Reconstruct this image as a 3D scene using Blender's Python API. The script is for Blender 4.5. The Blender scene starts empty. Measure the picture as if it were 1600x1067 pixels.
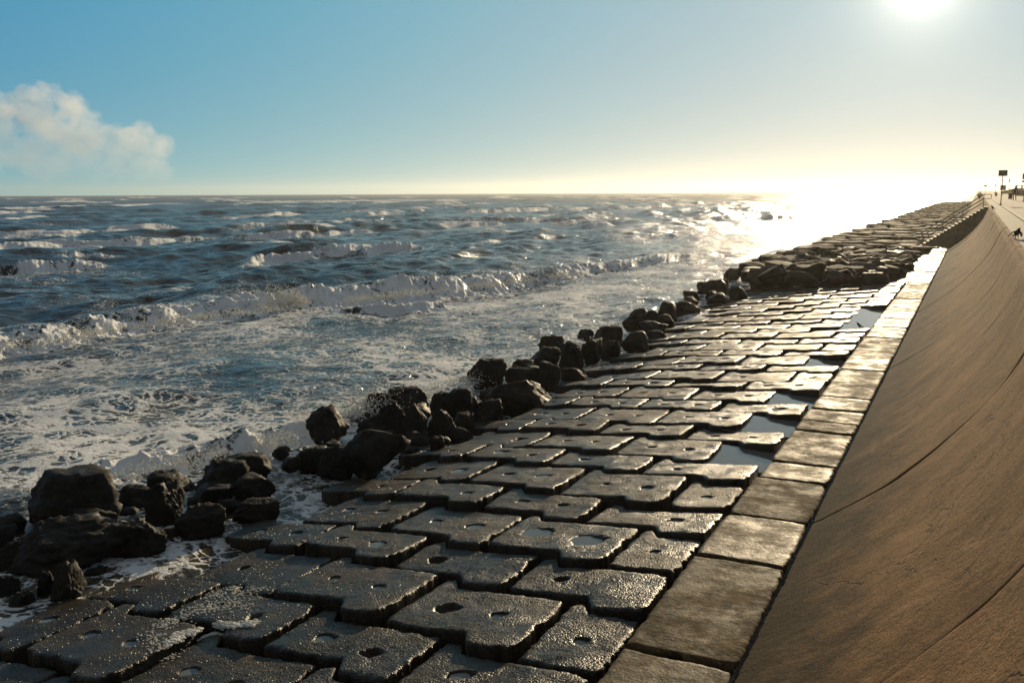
import bpy, bmesh, math, random
import numpy as np
from mathutils import Matrix, Vector

# ------------------------------------------------------------------ camera, world, sun, exposure
sc = bpy.context.scene
F, CX, CY, HC = 1480.0, 800.0, 533.5, 1.4
YAW, PITCH, ROLL = math.radians(25.945), math.radians(8.962), math.radians(0.2437)
_fw = np.array([-math.sin(YAW)*math.cos(PITCH), math.cos(YAW)*math.cos(PITCH), -math.sin(PITCH)])
_r0 = np.array([math.cos(YAW), math.sin(YAW), 0.0])
_u0 = np.cross(_r0, _fw)
RT = _r0*math.cos(ROLL) - _u0*math.sin(ROLL)
UP = _r0*math.sin(ROLL) + _u0*math.cos(ROLL)
cam = bpy.data.cameras.new('camera'); camo = bpy.data.objects.new('camera', cam)
sc.collection.objects.link(camo)
camo.matrix_world = Matrix(((RT[0], UP[0], -_fw[0], 0), (RT[1], UP[1], -_fw[1], 0), (RT[2], UP[2], -_fw[2], HC), (0, 0, 0, 1)))
cam.sensor_width = 36; cam.lens = F/1600*36; cam.clip_start = 0.05; cam.clip_end = 30000
sc.camera = camo

SUN_EL, SUN_AZ = math.radians(11.1), math.radians(-3.4)      # azimuth from +Y (along the wall), seaward negative
SUN_DIR = Vector((math.sin(SUN_AZ)*math.cos(SUN_EL), math.cos(SUN_AZ)*math.cos(SUN_EL), math.sin(SUN_EL)))
sun = bpy.data.lights.new('sun', 'SUN'); suno = bpy.data.objects.new('sun', sun); sc.collection.objects.link(suno)
sun.energy = 5.0; sun.angle = math.radians(0.6); sun.color = (1.0, 0.79, 0.51)
suno.rotation_euler = (-SUN_DIR).to_track_quat('-Z', 'Y').to_euler()

world = bpy.data.worlds.new("World"); sc.world = world; world.use_nodes = True
def build_world():
    nt = world.node_tree; nt.nodes.clear(); N = nt.nodes.new; L = nt.links.new
    out = N('ShaderNodeOutputWorld'); bg = N('ShaderNodeBackground'); L(bg.outputs[0], out.inputs[0])
    sky = N('ShaderNodeTexSky'); sky.sky_type = 'NISHITA'; sky.sun_disc = False
    sky.sun_elevation = SUN_EL; sky.sun_rotation = SUN_AZ; sky.air_density = 1.0; sky.dust_density = 1.2; sky.ozone_density = 1.5
    tc = N('ShaderNodeTexCoord')
    # glow of hazy air around the sun, by angle from the sun
    dot = N('ShaderNodeVectorMath'); dot.operation = 'DOT_PRODUCT'
    nrm = N('ShaderNodeVectorMath'); nrm.operation = 'NORMALIZE'; L(tc.outputs['Generated'], nrm.inputs[0])
    L(nrm.outputs[0], dot.inputs[0]); dot.inputs[1].default_value = SUN_DIR
    def m(op, a, b=None, c=None):
        n = N('ShaderNodeMath'); n.operation = op
        for i, v in enumerate((a, b, c)):
            if v is None: continue
            if isinstance(v, (int, float)): n.inputs[i].default_value = v
            else: L(v, n.inputs[i])
        return n.outputs[0]
    d = m('MAXIMUM', dot.outputs['Value'], 0.0)
    def vs(val, col):
        v = N('ShaderNodeVectorMath'); v.operation = 'SCALE'; v.inputs[0].default_value = col; L(val, v.inputs['Scale']); return v.outputs[0]
    def add(a, b):
        v = N('ShaderNodeVectorMath'); v.operation = 'ADD'; L(a, v.inputs[0]); L(b, v.inputs[1]); return v.outputs[0]
    sep = N('ShaderNodeSeparateXYZ'); L(nrm.outputs[0], sep.inputs[0])
    z = m('MAXIMUM', sep.outputs['Z'], 0.0)
    tint = N('ShaderNodeVectorMath'); tint.operation = 'MULTIPLY'; L(sky.outputs[0], tint.inputs[0]); tint.inputs[1].default_value = (.010, .012, .014)
    h10 = m('POWER', m('SUBTRACT', 1.0, z), 10.0); d2 = m('POWER', d, 2.0)
    back = m('MAXIMUM', m('SUBTRACT', .55, dot.outputs['Value']), 0.0)
    one = m('ADD', 0.0, 1.0)
    c = add(tint.outputs[0], vs(one, (0.22, 1.32, 4.25)))
    for val, col in ((h10, (0, 1.77, 0)), (m('MULTIPLY', h10, d2), (4.2, .7, .7)), (d2, (.55, 3.3, 1.3)), (m('POWER', d, 8.0), (2.3, 0, 0)),
                     (m('POWER', d, 150.0), (1.3, 1.2, .9)), (m('POWER', d, 900.0), (4.5, 4.0, 3.2)), (m('POWER', d, 3500.0), (8, 7, 6)), (m('POWER', d, 20000.0), (40, 34, 26)), (back, (2.6, 1.6, .4)), (z, (.2, .3, 0))):
        c = add(c, vs(val, col))
    # deeper, greyer blue overhead and behind the camera, away from the low sun
    def sm(v, a, b):
        x = N('ShaderNodeMapRange'); x.interpolation_type = 'SMOOTHSTEP'; L(v, x.inputs['Value']); x.inputs['From Min'].default_value = a; x.inputs['From Max'].default_value = b; return x.outputs[0]
    def mixc(f, a, col):
        x = N('ShaderNodeMix'); x.data_type = 'RGBA'; L(f, x.inputs[0]); L(a, x.inputs[6]); x.inputs[7].default_value = (*col, 1); return x.outputs[2]
    c = mixc(sm(sep.outputs['Z'], .22, .75), c, (1.65, 1.78, 1.95))
    c = mixc(sm(dot.outputs['Value'], .50, -.15), c, (1.25, 1.45, 1.65))
    c = mixc(sm(sep.outputs['Z'], .0, -.2), c, (.2, .2, .2))
    L(c, bg.inputs[0]); bg.inputs[1].default_value = 0.1
build_world()
sc.view_settings.view_transform = 'Standard'; sc.view_settings.look = 'None'
sc.view_settings.exposure = 0.0; sc.view_settings.gamma = 1.0
sc.cycles.use_denoising = True
sc.cycles.max_bounces = 6; sc.cycles.glossy_bounces = 3; sc.cycles.diffuse_bounces = 3; sc.cycles.volume_bounces = 8; sc.cycles.max_bounces = 8
sc.cycles.sample_clamp_indirect = 6.0
sc.cycles.caustics_reflective = False; sc.cycles.caustics_refractive = False

# ------------------------------------------------------------------ helpers
rnd = random.Random(7)
nrs = np.random.RandomState(11)
_perm = nrs.permutation(512).astype(np.int64)
_g2 = np.stack([np.cos(np.linspace(0, 2*np.pi, 64, endpoint=False)), np.sin(np.linspace(0, 2*np.pi, 64, endpoint=False))], 1)
_g3 = nrs.normal(size=(64, 3)); _g3 /= np.linalg.norm(_g3, axis=1)[:, None]
def _h(i, j, k=0): return _perm[(_perm[(_perm[i & 511] + j) & 511] + k) & 511] & 63
def perlin2(x, y):
    xi = np.floor(x).astype(np.int64); yi = np.floor(y).astype(np.int64); fx = x-xi; fy = y-yi
    u = fx*fx*fx*(fx*(fx*6-15)+10); v = fy*fy*fy*(fy*(fy*6-15)+10)
    def g(a, b):
        G = _g2[_h(xi+a, yi+b)]; return G[..., 0]*(fx-a)+G[..., 1]*(fy-b)
    return ((g(0, 0)*(1-u)+g(1, 0)*u)*(1-v)+(g(0, 1)*(1-u)+g(1, 1)*u)*v)*1.4
def perlin3(p):
    pi = np.floor(p).astype(np.int64); f = p-pi; w = f*f*f*(f*(f*6-15)+10); r = 0
    for a in (0, 1):
        for b in (0, 1):
            for c in (0, 1):
                G = _g3[_h(pi[:, 0]+a, pi[:, 1]+b, pi[:, 2]+c)]
                d = G[:, 0]*(f[:, 0]-a)+G[:, 1]*(f[:, 1]-b)+G[:, 2]*(f[:, 2]-c)
                r = r + d*(w[:, 0] if a else 1-w[:, 0])*(w[:, 1] if b else 1-w[:, 1])*(w[:, 2] if c else 1-w[:, 2])
    return r*1.5
def fbm2(x, y, o=4, lac=2.03, gain=.5):
    a, s = 1.0, 0.0
    for i in range(o):
        s = s + a*perlin2(x+17.3*i, y-9.1*i); x = x*lac; y = y*lac; a *= gain
    return s
def sstep(a, b, x):
    t = np.clip((x-a)/(b-a), 0, 1); return t*t*(3-2*t)
def ray(px, py): return _fw + RT*(px-CX)/F - UP*(py-CY)/F
def atz(px, py, z):
    d = ray(px, py); t = (z-HC)/d[2]; return np.array([0, 0, HC]) + t*d
def aty(px, py, Y):
    d = ray(px, py); return np.array([0, 0, HC]) + d*(Y/d[1])
def ppm(P):      # photo pixels per metre at a place
    return F/float((np.asarray(P, float)-np.array([0, 0, HC])) @ _fw)

C = sc.collection
def link(name, me, mat=None, parent=None, loc=None):
    o = bpy.data.objects.new(name, me); C.objects.link(o)
    if mat is not None and me is not None:
        me.materials.clear(); me.materials.append(mat)
    if parent is not None: o.parent = parent
    if loc is not None: o.location = loc
    return o
def mesh_np(name, V, Q, smooth=True):
    me = bpy.data.meshes.new(name); V = np.asarray(V, np.float32); Q = np.asarray(Q, np.int32)
    me.vertices.add(len(V)); me.vertices.foreach_set('co', V.ravel())
    k = Q.shape[1]; me.loops.add(Q.size); me.loops.foreach_set('vertex_index', Q.ravel())
    me.polygons.add(len(Q)); me.polygons.foreach_set('loop_start', np.arange(0, Q.size, k, dtype=np.int32))
    me.polygons.foreach_set('use_smooth', np.full(len(Q), smooth)); me.update(calc_edges=True)
    return me
def grid_quads(nu, nv, off=0):      # vertex index = i*nv + j
    i, j = np.meshgrid(np.arange(nu-1), np.arange(nv-1), indexing='ij'); a = (i*nv+j).ravel()+off
    return np.stack([a, a+nv, a+nv+1, a+1], 1)
def attr(me, name, vals):
    a = me.attributes.new(name, 'FLOAT', 'POINT'); a.data.foreach_set('value', np.asarray(vals, np.float32).ravel())
def tag(o, label=None, cat=None, group=None, kind=None):
    if label: o['label'] = label
    if cat: o['category'] = cat
    if group: o['group'] = group
    if kind: o['kind'] = kind
    return o
def empty(name, loc, rz=0.0):
    o = bpy.data.objects.new(name, None); C.objects.link(o); o.location = loc; o.rotation_euler = (0, 0, rz)
    o.empty_display_size = 0.2; return o
ORD = ['', 'first', 'second', 'third', 'fourth', 'fifth', 'sixth', 'seventh', 'eighth', 'ninth', 'tenth', 'eleventh', 'twelfth', 'thirteenth',
       'fourteenth', 'fifteenth', 'sixteenth', 'seventeenth', 'eighteenth', 'nineteenth', 'twentieth']
def ordn(n):
    if n <= 20: return ORD[n]
    t, u = divmod(n, 10); base = {2: 'twenty', 3: 'thirty', 4: 'forty', 5: 'fifty'}[t]
    return base+'-'+ORD[u] if u else base[:-1]+'ieth'
def bm_box(bm, x0, x1, y0, y1, z0, z1, bev=0.0):
    vs = [bm.verts.new((x, y, z)) for z in (z0, z1) for y in (y0, y1) for x in (x0, x1)]
    fs = [(0, 2, 3, 1), (4, 5, 7, 6), (0, 1, 5, 4), (2, 6, 7, 3), (0, 4, 6, 2), (1, 3, 7, 5)]
    F_ = [bm.faces.new([vs[i] for i in f]) for f in fs]
    if bev: bmesh.ops.bevel(bm, geom=list({e for f in F_ for e in f.edges}), offset=bev, segments=2, affect='EDGES')
def bm_tube(bm, pts, r, n=8, cap=True):
    pts = [Vector(p) for p in pts]; rings = []
    rr = r if isinstance(r, (list, tuple)) else [r]*len(pts)
    for i, p in enumerate(pts):
        t = (pts[min(i+1, len(pts)-1)]-pts[max(i-1, 0)]).normalized()
        a = t.cross(Vector((0, 0, 1)));  a = a if a.length > .05 else t.cross(Vector((1, 0, 0)))
        a.normalize(); b = t.cross(a)
        rings.append([bm.verts.new(p+(a*math.cos(2*math.pi*k/n)+b*math.sin(2*math.pi*k/n))*rr[i]) for k in range(n)])
    for A, B in zip(rings, rings[1:]):
        for k in range(n): bm.faces.new((A[k], A[(k+1) % n], B[(k+1) % n], B[k])).smooth = True
    if cap: bm.faces.new(rings[0][::-1]); bm.faces.new(rings[-1])
def bm_obj(name, bm, mat, parent=None, loc=None):
    bmesh.ops.recalc_face_normals(bm, faces=bm.faces)
    me = bpy.data.meshes.new(name); bm.to_mesh(me); bm.free(); return link(name, me, mat, parent, loc)

# ------------------------------------------------------------------ materials
class NT:
    def __init__(s, name):
        s.m = bpy.data.materials.new(name); s.m.use_nodes = True; s.t = s.m.node_tree; s.t.nodes.clear()
        s.out = s.n('ShaderNodeOutputMaterial'); s.b = s.n('ShaderNodeBsdfPrincipled'); s.l(s.b.outputs[0], s.out.inputs[0])
        s.co = s.n('ShaderNodeTexCoord').outputs['Object']
    def n(s, t, **k):
        x = s.t.nodes.new(t)
        for a, b in k.items(): setattr(x, a, b)
        return x
    def l(s, a, b): s.t.links.new(a, b)
    def put(s, inp, v):
        if isinstance(v, bpy.types.NodeSocket): s.l(v, inp)
        else: inp.default_value = v
    def math(s, op, *a):
        x = s.n('ShaderNodeMath', operation=op)
        for i, v in enumerate(a): s.put(x.inputs[i], v)
        return x.outputs[0]
    def noise(s, scale, detail=4, rough=.55, vec=None, dist=0.0):
        x = s.n('ShaderNodeTexNoise'); s.l(vec or s.co, x.inputs['Vector'])
        x.inputs['Scale'].default_value = scale; x.inputs['Detail'].default_value = detail; x.inputs['Roughness'].default_value = rough
        x.inputs['Distortion'].default_value = dist; return x.outputs['Fac']
    def voro(s, scale, feat='F1', vec=None, rnd_=1.0):
        x = s.n('ShaderNodeTexVoronoi', feature=feat); s.l(vec or s.co, x.inputs['Vector']); x.inputs['Scale'].default_value = scale
        x.inputs['Randomness'].default_value = rnd_
        return x.outputs['Distance']
    def ramp(s, v, a, b, lo=0.0, hi=1.0):
        x = s.n('ShaderNodeMapRange', interpolation_type='SMOOTHSTEP'); s.put(x.inputs['Value'], v)
        s.put(x.inputs['From Min'], a); s.put(x.inputs['From Max'], b); x.inputs['To Min'].default_value = lo; x.inputs['To Max'].default_value = hi
        return x.outputs[0]
    def mix(s, f, a, b):
        x = s.n('ShaderNodeMix', data_type='RGBA'); s.put(x.inputs[0], f); s.put(x.inputs[6], a); s.put(x.inputs[7], b); return x.outputs[2]
    def bump(s, h, strength, dist, prev=None):
        x = s.n('ShaderNodeBump'); s.l(h, x.inputs['Height']); x.inputs['Strength'].default_value = strength; x.inputs['Distance'].default_value = dist
        if prev: s.l(prev, x.inputs['Normal'])
        return x.outputs[0]
    def scale(s, v):
        x = s.n('ShaderNodeVectorMath', operation='MULTIPLY'); s.l(s.co, x.inputs[0]); x.inputs[1].default_value = v; return x.outputs[0]
def c4(r, g, b): return (r, g, b, 1.0)
def own_pattern(s):      # every copy gets its own piece of the pattern
    v = s.n('ShaderNodeVectorMath', operation='MULTIPLY_ADD'); oi = s.n('ShaderNodeObjectInfo')
    cb = s.n('ShaderNodeCombineXYZ'); s.l(oi.outputs['Random'], cb.inputs[0]); s.l(oi.outputs['Random'], cb.inputs[1])
    s.l(cb.outputs[0], v.inputs[0]); v.inputs[1].default_value = (91.7, 57.3, 0); s.l(s.co, v.inputs[2]); s.co = v.outputs[0]

def mat_block():
    s = NT('wet_apron_concrete'); own_pattern(s)
    n1 = s.noise(1.3, 5, .6); n2 = s.noise(9, 5, .65); n3 = s.noise(38, 3, .6)
    col = s.mix(s.ramp(n1, .35, .68), c4(.022, .0155, .0085), c4(.064, .046, .025))
    col = s.mix(s.math('MULTIPLY', s.ramp(n2, .5, .72), .6), col, c4(.095, .080, .055))
    oi = s.n('ShaderNodeObjectInfo').outputs['Random']; col = s.mix(s.math('MULTIPLY', oi, .45), col, c4(.014, .011, .007))
    dk = s.ramp(s.noise(.9, 4, .6), .46, .60); col = s.mix(s.math('MULTIPLY', dk, .6), col, c4(.018, .016, .009))
    s.l(col, s.b.inputs['Base Color'])
    wet = s.ramp(s.noise(.8, 4, .6), .42, .58)
    s.l(s.math('MULTIPLY_ADD', wet, -.20, .56), s.b.inputs['Roughness'])
    # barnacle and pebble crust
    v = s.voro(42, 'F1'); crust = s.math('MULTIPLY', s.math('SUBTRACT', 1.0, v), s.ramp(s.noise(2.2, 4, .6), .36, .6, .25, 1.0))
    b = s.bump(n2, .35, .012); b = s.bump(crust, .8, .016, b); b = s.bump(n3, .6, .008, b); b = s.bump(s.noise(110, 2, .6), .6, .003, b)
    s.l(b, s.b.inputs['Normal']); s.b.inputs['Specular IOR Level'].default_value = .24
    return s.m
def mat_strip():
    s = NT('strip_slab_concrete'); own_pattern(s)
    n1 = s.noise(1.1, 5, .6); st = s.noise(4, 6, .7, vec=s.scale((.8, 2.2, 1)))
    col = s.mix(s.ramp(n1, .35, .65), c4(.050, .032, .011), c4(.140, .092, .038))
    col = s.mix(s.ramp(st, .50, .62), col, c4(.022, .019, .008))
    col = s.mix(s.math('MULTIPLY', s.ramp(s.noise(9, 5, .75), .50, .62), .65), col, c4(.23, .175, .085)); col = s.mix(s.math('MULTIPLY', s.ramp(s.noise(30, 4, .7), .52, .62), .6), col, c4(.02, .016, .007))
    s.l(col, s.b.inputs['Base Color'])
    oi = s.n('ShaderNodeObjectInfo').outputs['Random']; s.l(s.math('ADD', s.ramp(s.noise(1.4, 6, .75), .40, .62, .42, .68), s.math('MULTIPLY', oi, .22)), s.b.inputs['Roughness']); s.b.inputs['Specular IOR Level'].default_value = .10
    b = s.bump(st, .6, .012); b = s.bump(s.noise(28, 4, .65), .7, .014, b); b = s.bump(s.noise(90, 3, .65), .7, .004, b)
    s.l(b, s.b.inputs['Normal']); return s.m
def mat_wall():
    s = NT('seawall_concrete')
    sep = s.n('ShaderNodeSeparateXYZ'); s.l(s.co, sep.inputs[0]); z = sep.outputs['Z']
    n1 = s.noise(.7, 5, .6); n2 = s.noise(5.5, 6, .65); n3 = s.noise(70, 3, .6)
    streak = s.noise(1.6, 5, .6, vec=s.scale((.35, 2.2, .35)))
    col = s.mix(s.ramp(n1, .3, .7), c4(.225, .115, .044), c4(.41, .225, .097))
    col = s.mix(s.math('MULTIPLY', s.ramp(n2, .45, .7), .55), col, c4(.075, .044, .021))
    col = s.mix(s.math('MULTIPLY', s.ramp(n3, .50, .62), .7), col, c4(.040, .022, .009)); col = s.mix(s.math('MULTIPLY', s.ramp(s.noise(24, 4, .7), .54, .66), .6), col, c4(.06, .033, .014))
    # damp olive algae rising from the toe
    hgt = s.math('ADD', z, s.math('MULTIPLY', s.math('SUBTRACT', s.noise(1.1, 6, .7), .5), 2.4))
    mot = s.noise(2.6, 6, .72); col = s.mix(s.math('MULTIPLY', s.ramp(mot, .50, .66), .45), col, c4(.50, .29, .13)); col = s.mix(s.math('MULTIPLY', s.ramp(s.noise(1.3, 6, .7), .52, .66), .55), col, c4(.085, .045, .018))
    col = s.mix(s.ramp(hgt, .10, 1.25, .92, 0.0), col, c4(.026, .019, .007))
    pale = s.ramp(s.noise(2.2, 6, .7, vec=s.scale((1, .5, 1))), .60, .70)
    stn = s.noise(1.0, 6, .7, vec=s.scale((.5, 3.2, .5)), dist=.3); col = s.mix(s.math('MULTIPLY', s.ramp(stn, .52, .66), 0.0), col, c4(.07, .04, .018))
    col = s.mix(s.math('MULTIPLY', pale, .35), col, c4(.24, .17, .10))
    # hairline cracks
    wv = s.n('ShaderNodeTexNoise'); s.l(s.co, wv.inputs['Vector']); wv.inputs['Scale'].default_value = 2.0; wv.inputs['Detail'].default_value = 5
    off = s.n('ShaderNodeVectorMath', operation='MULTIPLY_ADD'); s.l(wv.outputs['Color'], off.inputs[0]); off.inputs[1].default_value = (.7, .7, .7); s.l(s.co, off.inputs[2])
    ck = s.voro(.42, 'DISTANCE_TO_EDGE', vec=off.outputs[0])
    ckm = s.math('MULTIPLY', s.ramp(ck, 0.0, .009, 1.0, 0.0), s.ramp(s.noise(.5, 2), .46, .54))
    col = s.mix(s.math('MULTIPLY', ckm, .8), col, c4(.03, .02, .012))
    fy = s.math('FRACT', s.math('DIVIDE', s.math('ADD', sep.outputs['Y'], s.math('MULTIPLY', s.math('SUBTRACT', n1, .5), .8)), 6.6))
    ln = s.math('MULTIPLY', s.ramp(s.math('ABSOLUTE', s.math('SUBTRACT', fy, .62)), 0, .0013, 1, 0), s.ramp(s.noise(.9, 4, .7), .42, .56))
    col = s.mix(s.math('MULTIPLY', ln, .7), col, c4(.035, .02, .01)); ckm = s.math('MAXIMUM', ckm, ln)
    s.l(col, s.b.inputs['Base Color']); s.b.inputs['Roughness'].default_value = .95; s.b.inputs['Specular IOR Level'].default_value = .12
    b = s.bump(n2, .8, .03); b = s.bump(s.noise(24, 4, .7), .9, .014, b); b = s.bump(n3, .7, .007, b); b = s.bump(s.math('SUBTRACT', 1.0, ckm), .6, .01, b)
    s.l(b, s.b.inputs['Normal']); return s.m
def mat_rock():
    s = NT('wet_dark_granite'); own_pattern(s)
    n1 = s.noise(1.7, 5, .6); n2 = s.noise(11, 5, .65)
    col = s.mix(s.ramp(n1, .35, .65), c4(.010, .009, .007), c4(.030, .026, .019))
    col = s.mix(s.math('MULTIPLY', s.ramp(n2, .52, .7), .5), col, c4(.065, .055, .038))
    s.l(col, s.b.inputs['Base Color'])
    s.l(s.ramp(s.noise(3, 4, .6), .35, .65, .5, .88), s.b.inputs['Roughness']); s.b.inputs['Specular IOR Level'].default_value = .22
    b = s.bump(s.noise(5, 6, .7), .7, .06); b = s.bump(n2, .9, .03, b); b = s.bump(s.noise(45, 3, .7), .8, .012, b)
    s.l(b, s.b.inputs['Normal']); return s.m
def mat_plain(name, col, rough=.6, metal=0.0, nscale=0, namp=.3, bump=0.0):
    s = NT(name)
    if nscale:
        n = s.noise(nscale, 5, .6)
        s.l(s.mix(s.ramp(n, .3, .7), c4(*[c*(1-namp) for c in col]), c4(*[min(1, c*(1+namp)) for c in col])), s.b.inputs['Base Color'])
        if bump: s.l(s.bump(n, .5, bump), s.b.inputs['Normal'])
    else: s.b.inputs['Base Color'].default_value = c4(*col)
    s.b.inputs['Roughness'].default_value = rough; s.b.inputs['Metallic'].default_value = metal
    return s.m
def mat_sea():
    s = NT('sea_water')
    fa = s.n('ShaderNodeAttribute', attribute_name='foam').outputs['Fac']
    da = s.n('ShaderNodeAttribute', attribute_name='rip').outputs['Fac']
    wn = s.n('ShaderNodeTexNoise'); s.l(s.co, wn.inputs['Vector']); wn.inputs['Scale'].default_value = .9; wn.inputs['Detail'].default_value = 4
    off = s.n('ShaderNodeVectorMath', operation='MULTIPLY_ADD'); s.l(wn.outputs['Color'], off.inputs[0]); off.inputs[1].default_value = (1.6, 1.6, 0); s.l(s.co, off.inputs[2])
    flat = s.n('ShaderNodeVectorMath', operation='MULTIPLY'); s.l(off.outputs[0], flat.inputs[0]); flat.inputs[1].default_value = (1, .8, 0)
    v1 = s.voro(1.15, 'DISTANCE_TO_EDGE', vec=flat.outputs[0]); v2 = s.voro(3.4, 'DISTANCE_TO_EDGE', vec=flat.outputs[0])
    big = s.noise(.16, 3, .5); mid = s.noise(1.1, 4, .6, dist=.6); fine = s.noise(7, 4, .7)
    # lace: veins widen with the local foam density
    dens = s.math('ADD', fa, s.math('MULTIPLY', s.math('SUBTRACT', big, .5), 1.1))
    dens = s.math('ADD', dens, s.math('MULTIPLY', s.math('SUBTRACT', mid, .5), .9))
    w1 = s.math('MULTIPLY', dens, .24); w2 = s.math('MULTIPLY', dens, .26)
    e1 = s.math('SUBTRACT', w1, v1); e2 = s.math('SUBTRACT', w2, v2)
    e = s.math('MAXIMUM', e1, s.math('MULTIPLY', e2, .8))
    e = s.math('ADD', e, s.math('MULTIPLY', s.math('SUBTRACT', fine, .5), .34))
    lace = s.ramp(e, .0, .09)
    solid = s.ramp(s.math('ADD', s.math('ADD', fa, s.math('MULTIPLY', s.math('SUBTRACT', fine, .5), .8)), s.math('MULTIPLY', s.math('SUBTRACT', s.noise(2.4, 5, .65), .5), .7)), .78, 1.0)
    gate = s.ramp(fa, .02, .14)
    fm = s.math('MULTIPLY', s.math('MAXIMUM', lace, solid), gate)
    fm = s.math('MINIMUM', fm, 1.0)
    wcol = s.mix(s.ramp(s.noise(.05, 3), .4, .6), c4(.038, .028, .019), c4(.056, .038, .021))
    wcol = s.mix(s.math('MULTIPLY', fa, .5), wcol, c4(.085, .086, .072))
    s.l(wcol, s.b.inputs['Base Color']); s.b.inputs['IOR'].default_value = 1.333; s.b.inputs['Specular Tint'].default_value = c4(1.0, .90, .80)
    s.l(s.math('MULTIPLY_ADD', da, .26, .08), s.b.inputs['Roughness'])
    r1 = s.noise(1.1, 5, .62, vec=s.scale((1.3, .7, 1)), dist=.4); r2 = s.noise(5.5, 4, .6, vec=s.scale((1.2, .8, 1)), dist=.3)
    b = s.bump(s.noise(.30, 5, .62, vec=s.scale((1.3, .6, 1)), dist=.5), .55, 1.0); b = s.bump(r1, .75, .30, b); b = s.bump(r2, .6, .06, b)
    s.l(b, s.b.inputs['Normal'])
    fo = s.n('ShaderNodeBsdfPrincipled'); fo.inputs['Roughness'].default_value = .75
    fcol = s.mix(s.ramp(s.noise(1.7, 4), .3, .7), c4(.86, .86, .83), c4(.95, .95, .93))
    s.l(fcol, fo.inputs['Base Color']); fo.inputs['Specular IOR Level'].default_value = .2
    fb = s.bump(s.noise(3, 4, .65), .5, .06); fb = s.bump(fine, .6, .04, fb); fb = s.bump(s.noise(22, 3, .7), .5, .015, fb); fb = s.bump(fm, .6, .04, fb); s.l(fb, fo.inputs['Normal'])
    tr = s.n('ShaderNodeBsdfTranslucent'); s.l(fcol, tr.inputs[0]); fx = s.n('ShaderNodeMixShader'); fx.inputs[0].default_value = .12; s.l(fo.outputs[0], fx.inputs[1]); s.l(tr.outputs[0], fx.inputs[2])
    mx = s.n('ShaderNodeMixShader'); s.l(fm, mx.inputs[0]); s.l(s.b.outputs[0], mx.inputs[1]); s.l(fx.outputs[0], mx.inputs[2])
    s.l(mx.outputs[0], s.out.inputs[0]); return s.m
def mat_foam():
    s = NT('sea_foam'); n = s.noise(9, 5, .7)
    s.l(s.mix(s.ramp(n, .3, .7), c4(.66, .65, .58), c4(.86, .86, .82)), s.b.inputs['Base Color'])
    s.b.inputs['Roughness'].default_value = .6; s.l(s.bump(n, .8, .03), s.b.inputs['Normal'])
    tr = s.n('ShaderNodeBsdfTranslucent'); tr.inputs[0].default_value = c4(.9, .9, .85); fx = s.n('ShaderNodeMixShader'); fx.inputs[0].default_value = .4
    s.l(s.b.outputs[0], fx.inputs[1]); s.l(tr.outputs[0], fx.inputs[2]); s.l(fx.outputs[0], s.out.inputs[0]); return s.m
def mat_puddle():
    s = NT('standing_water'); s.b.inputs['Base Color'].default_value = c4(.17, .165, .15); s.b.inputs['Roughness'].default_value = .03
    s.b.inputs['IOR'].default_value = 1.333; s.l(s.bump(s.noise(3.5, 3, .6), .12, .02), s.b.inputs['Normal']); return s.m
M = dict(block=mat_block(), strip=mat_strip(), wall=mat_wall(), rock=mat_rock(), sea=mat_sea(), foam=mat_foam(), puddle=mat_puddle(),
         crust=mat_plain('barnacle_crust', (.06, .050, .034), .42, 0, 25, .5),
         rubble=mat_plain('dry_dark_rubble', (.030, .024, .015), .88, 0, 6, .5, .03),
         bed=mat_plain('apron_bed_stone', (.018, .016, .012), .55, 0, 6, .5, .05),
         pave=mat_plain('promenade_concrete', (.095, .082, .05), .9, 0, .8, .3, .01),
         land=mat_plain('land_ground', (.16, .14, .09), .9, 0, .05, .3),
         stair=mat_plain('stair_concrete', (.17, .14, .10), .8, 0, 2.5, .3, .01),
         tread=mat_plain('tread_concrete', (.15, .13, .09), .85, 0, 3, .2, .005),
         steel=mat_plain('railing_steel', (.12, .09, .055), .5, .4, 20, .3),
         sign=mat_plain('sign_board_back', (.13, .12, .09), .6, .2, 5, .15),
         red=mat_plain('red_sign_face', (.38, .07, .04), .6),
         bird=mat_plain('black_plumage', (.012, .012, .014), .5), beak=mat_plain('bird_beak', (.03, .028, .025), .5),
         gull=mat_plain('grey_plumage', (.30, .29, .27), .7),
         cloth=mat_plain('dark_jacket', (.035, .04, .04), .9), skin=mat_plain('skin', (.35, .2, .13), .6),
         trouser=mat_plain('dark_trousers', (.03, .03, .03), .9), hair=mat_plain('dark_hair', (.015, .012, .01), .7),
         bin=mat_plain('bin_slats', (.12, .09, .06), .8), leaf=mat_plain('shrub_leaves', (.06, .075, .03), .7, 0, 3, .4),
         roof=mat_plain('pavilion_roof', (.30, .27, .22), .7), bldg=mat_plain('pavilion_wall', (.18, .16, .12), .8))

# ------------------------------------------------------------------ the sea
ZW = -4.40
def px_line(pts, z=ZW):
    P = np.array([atz(x, y, z) for x, y in pts]); o = np.argsort(P[:, 1]); return P[o]
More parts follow.
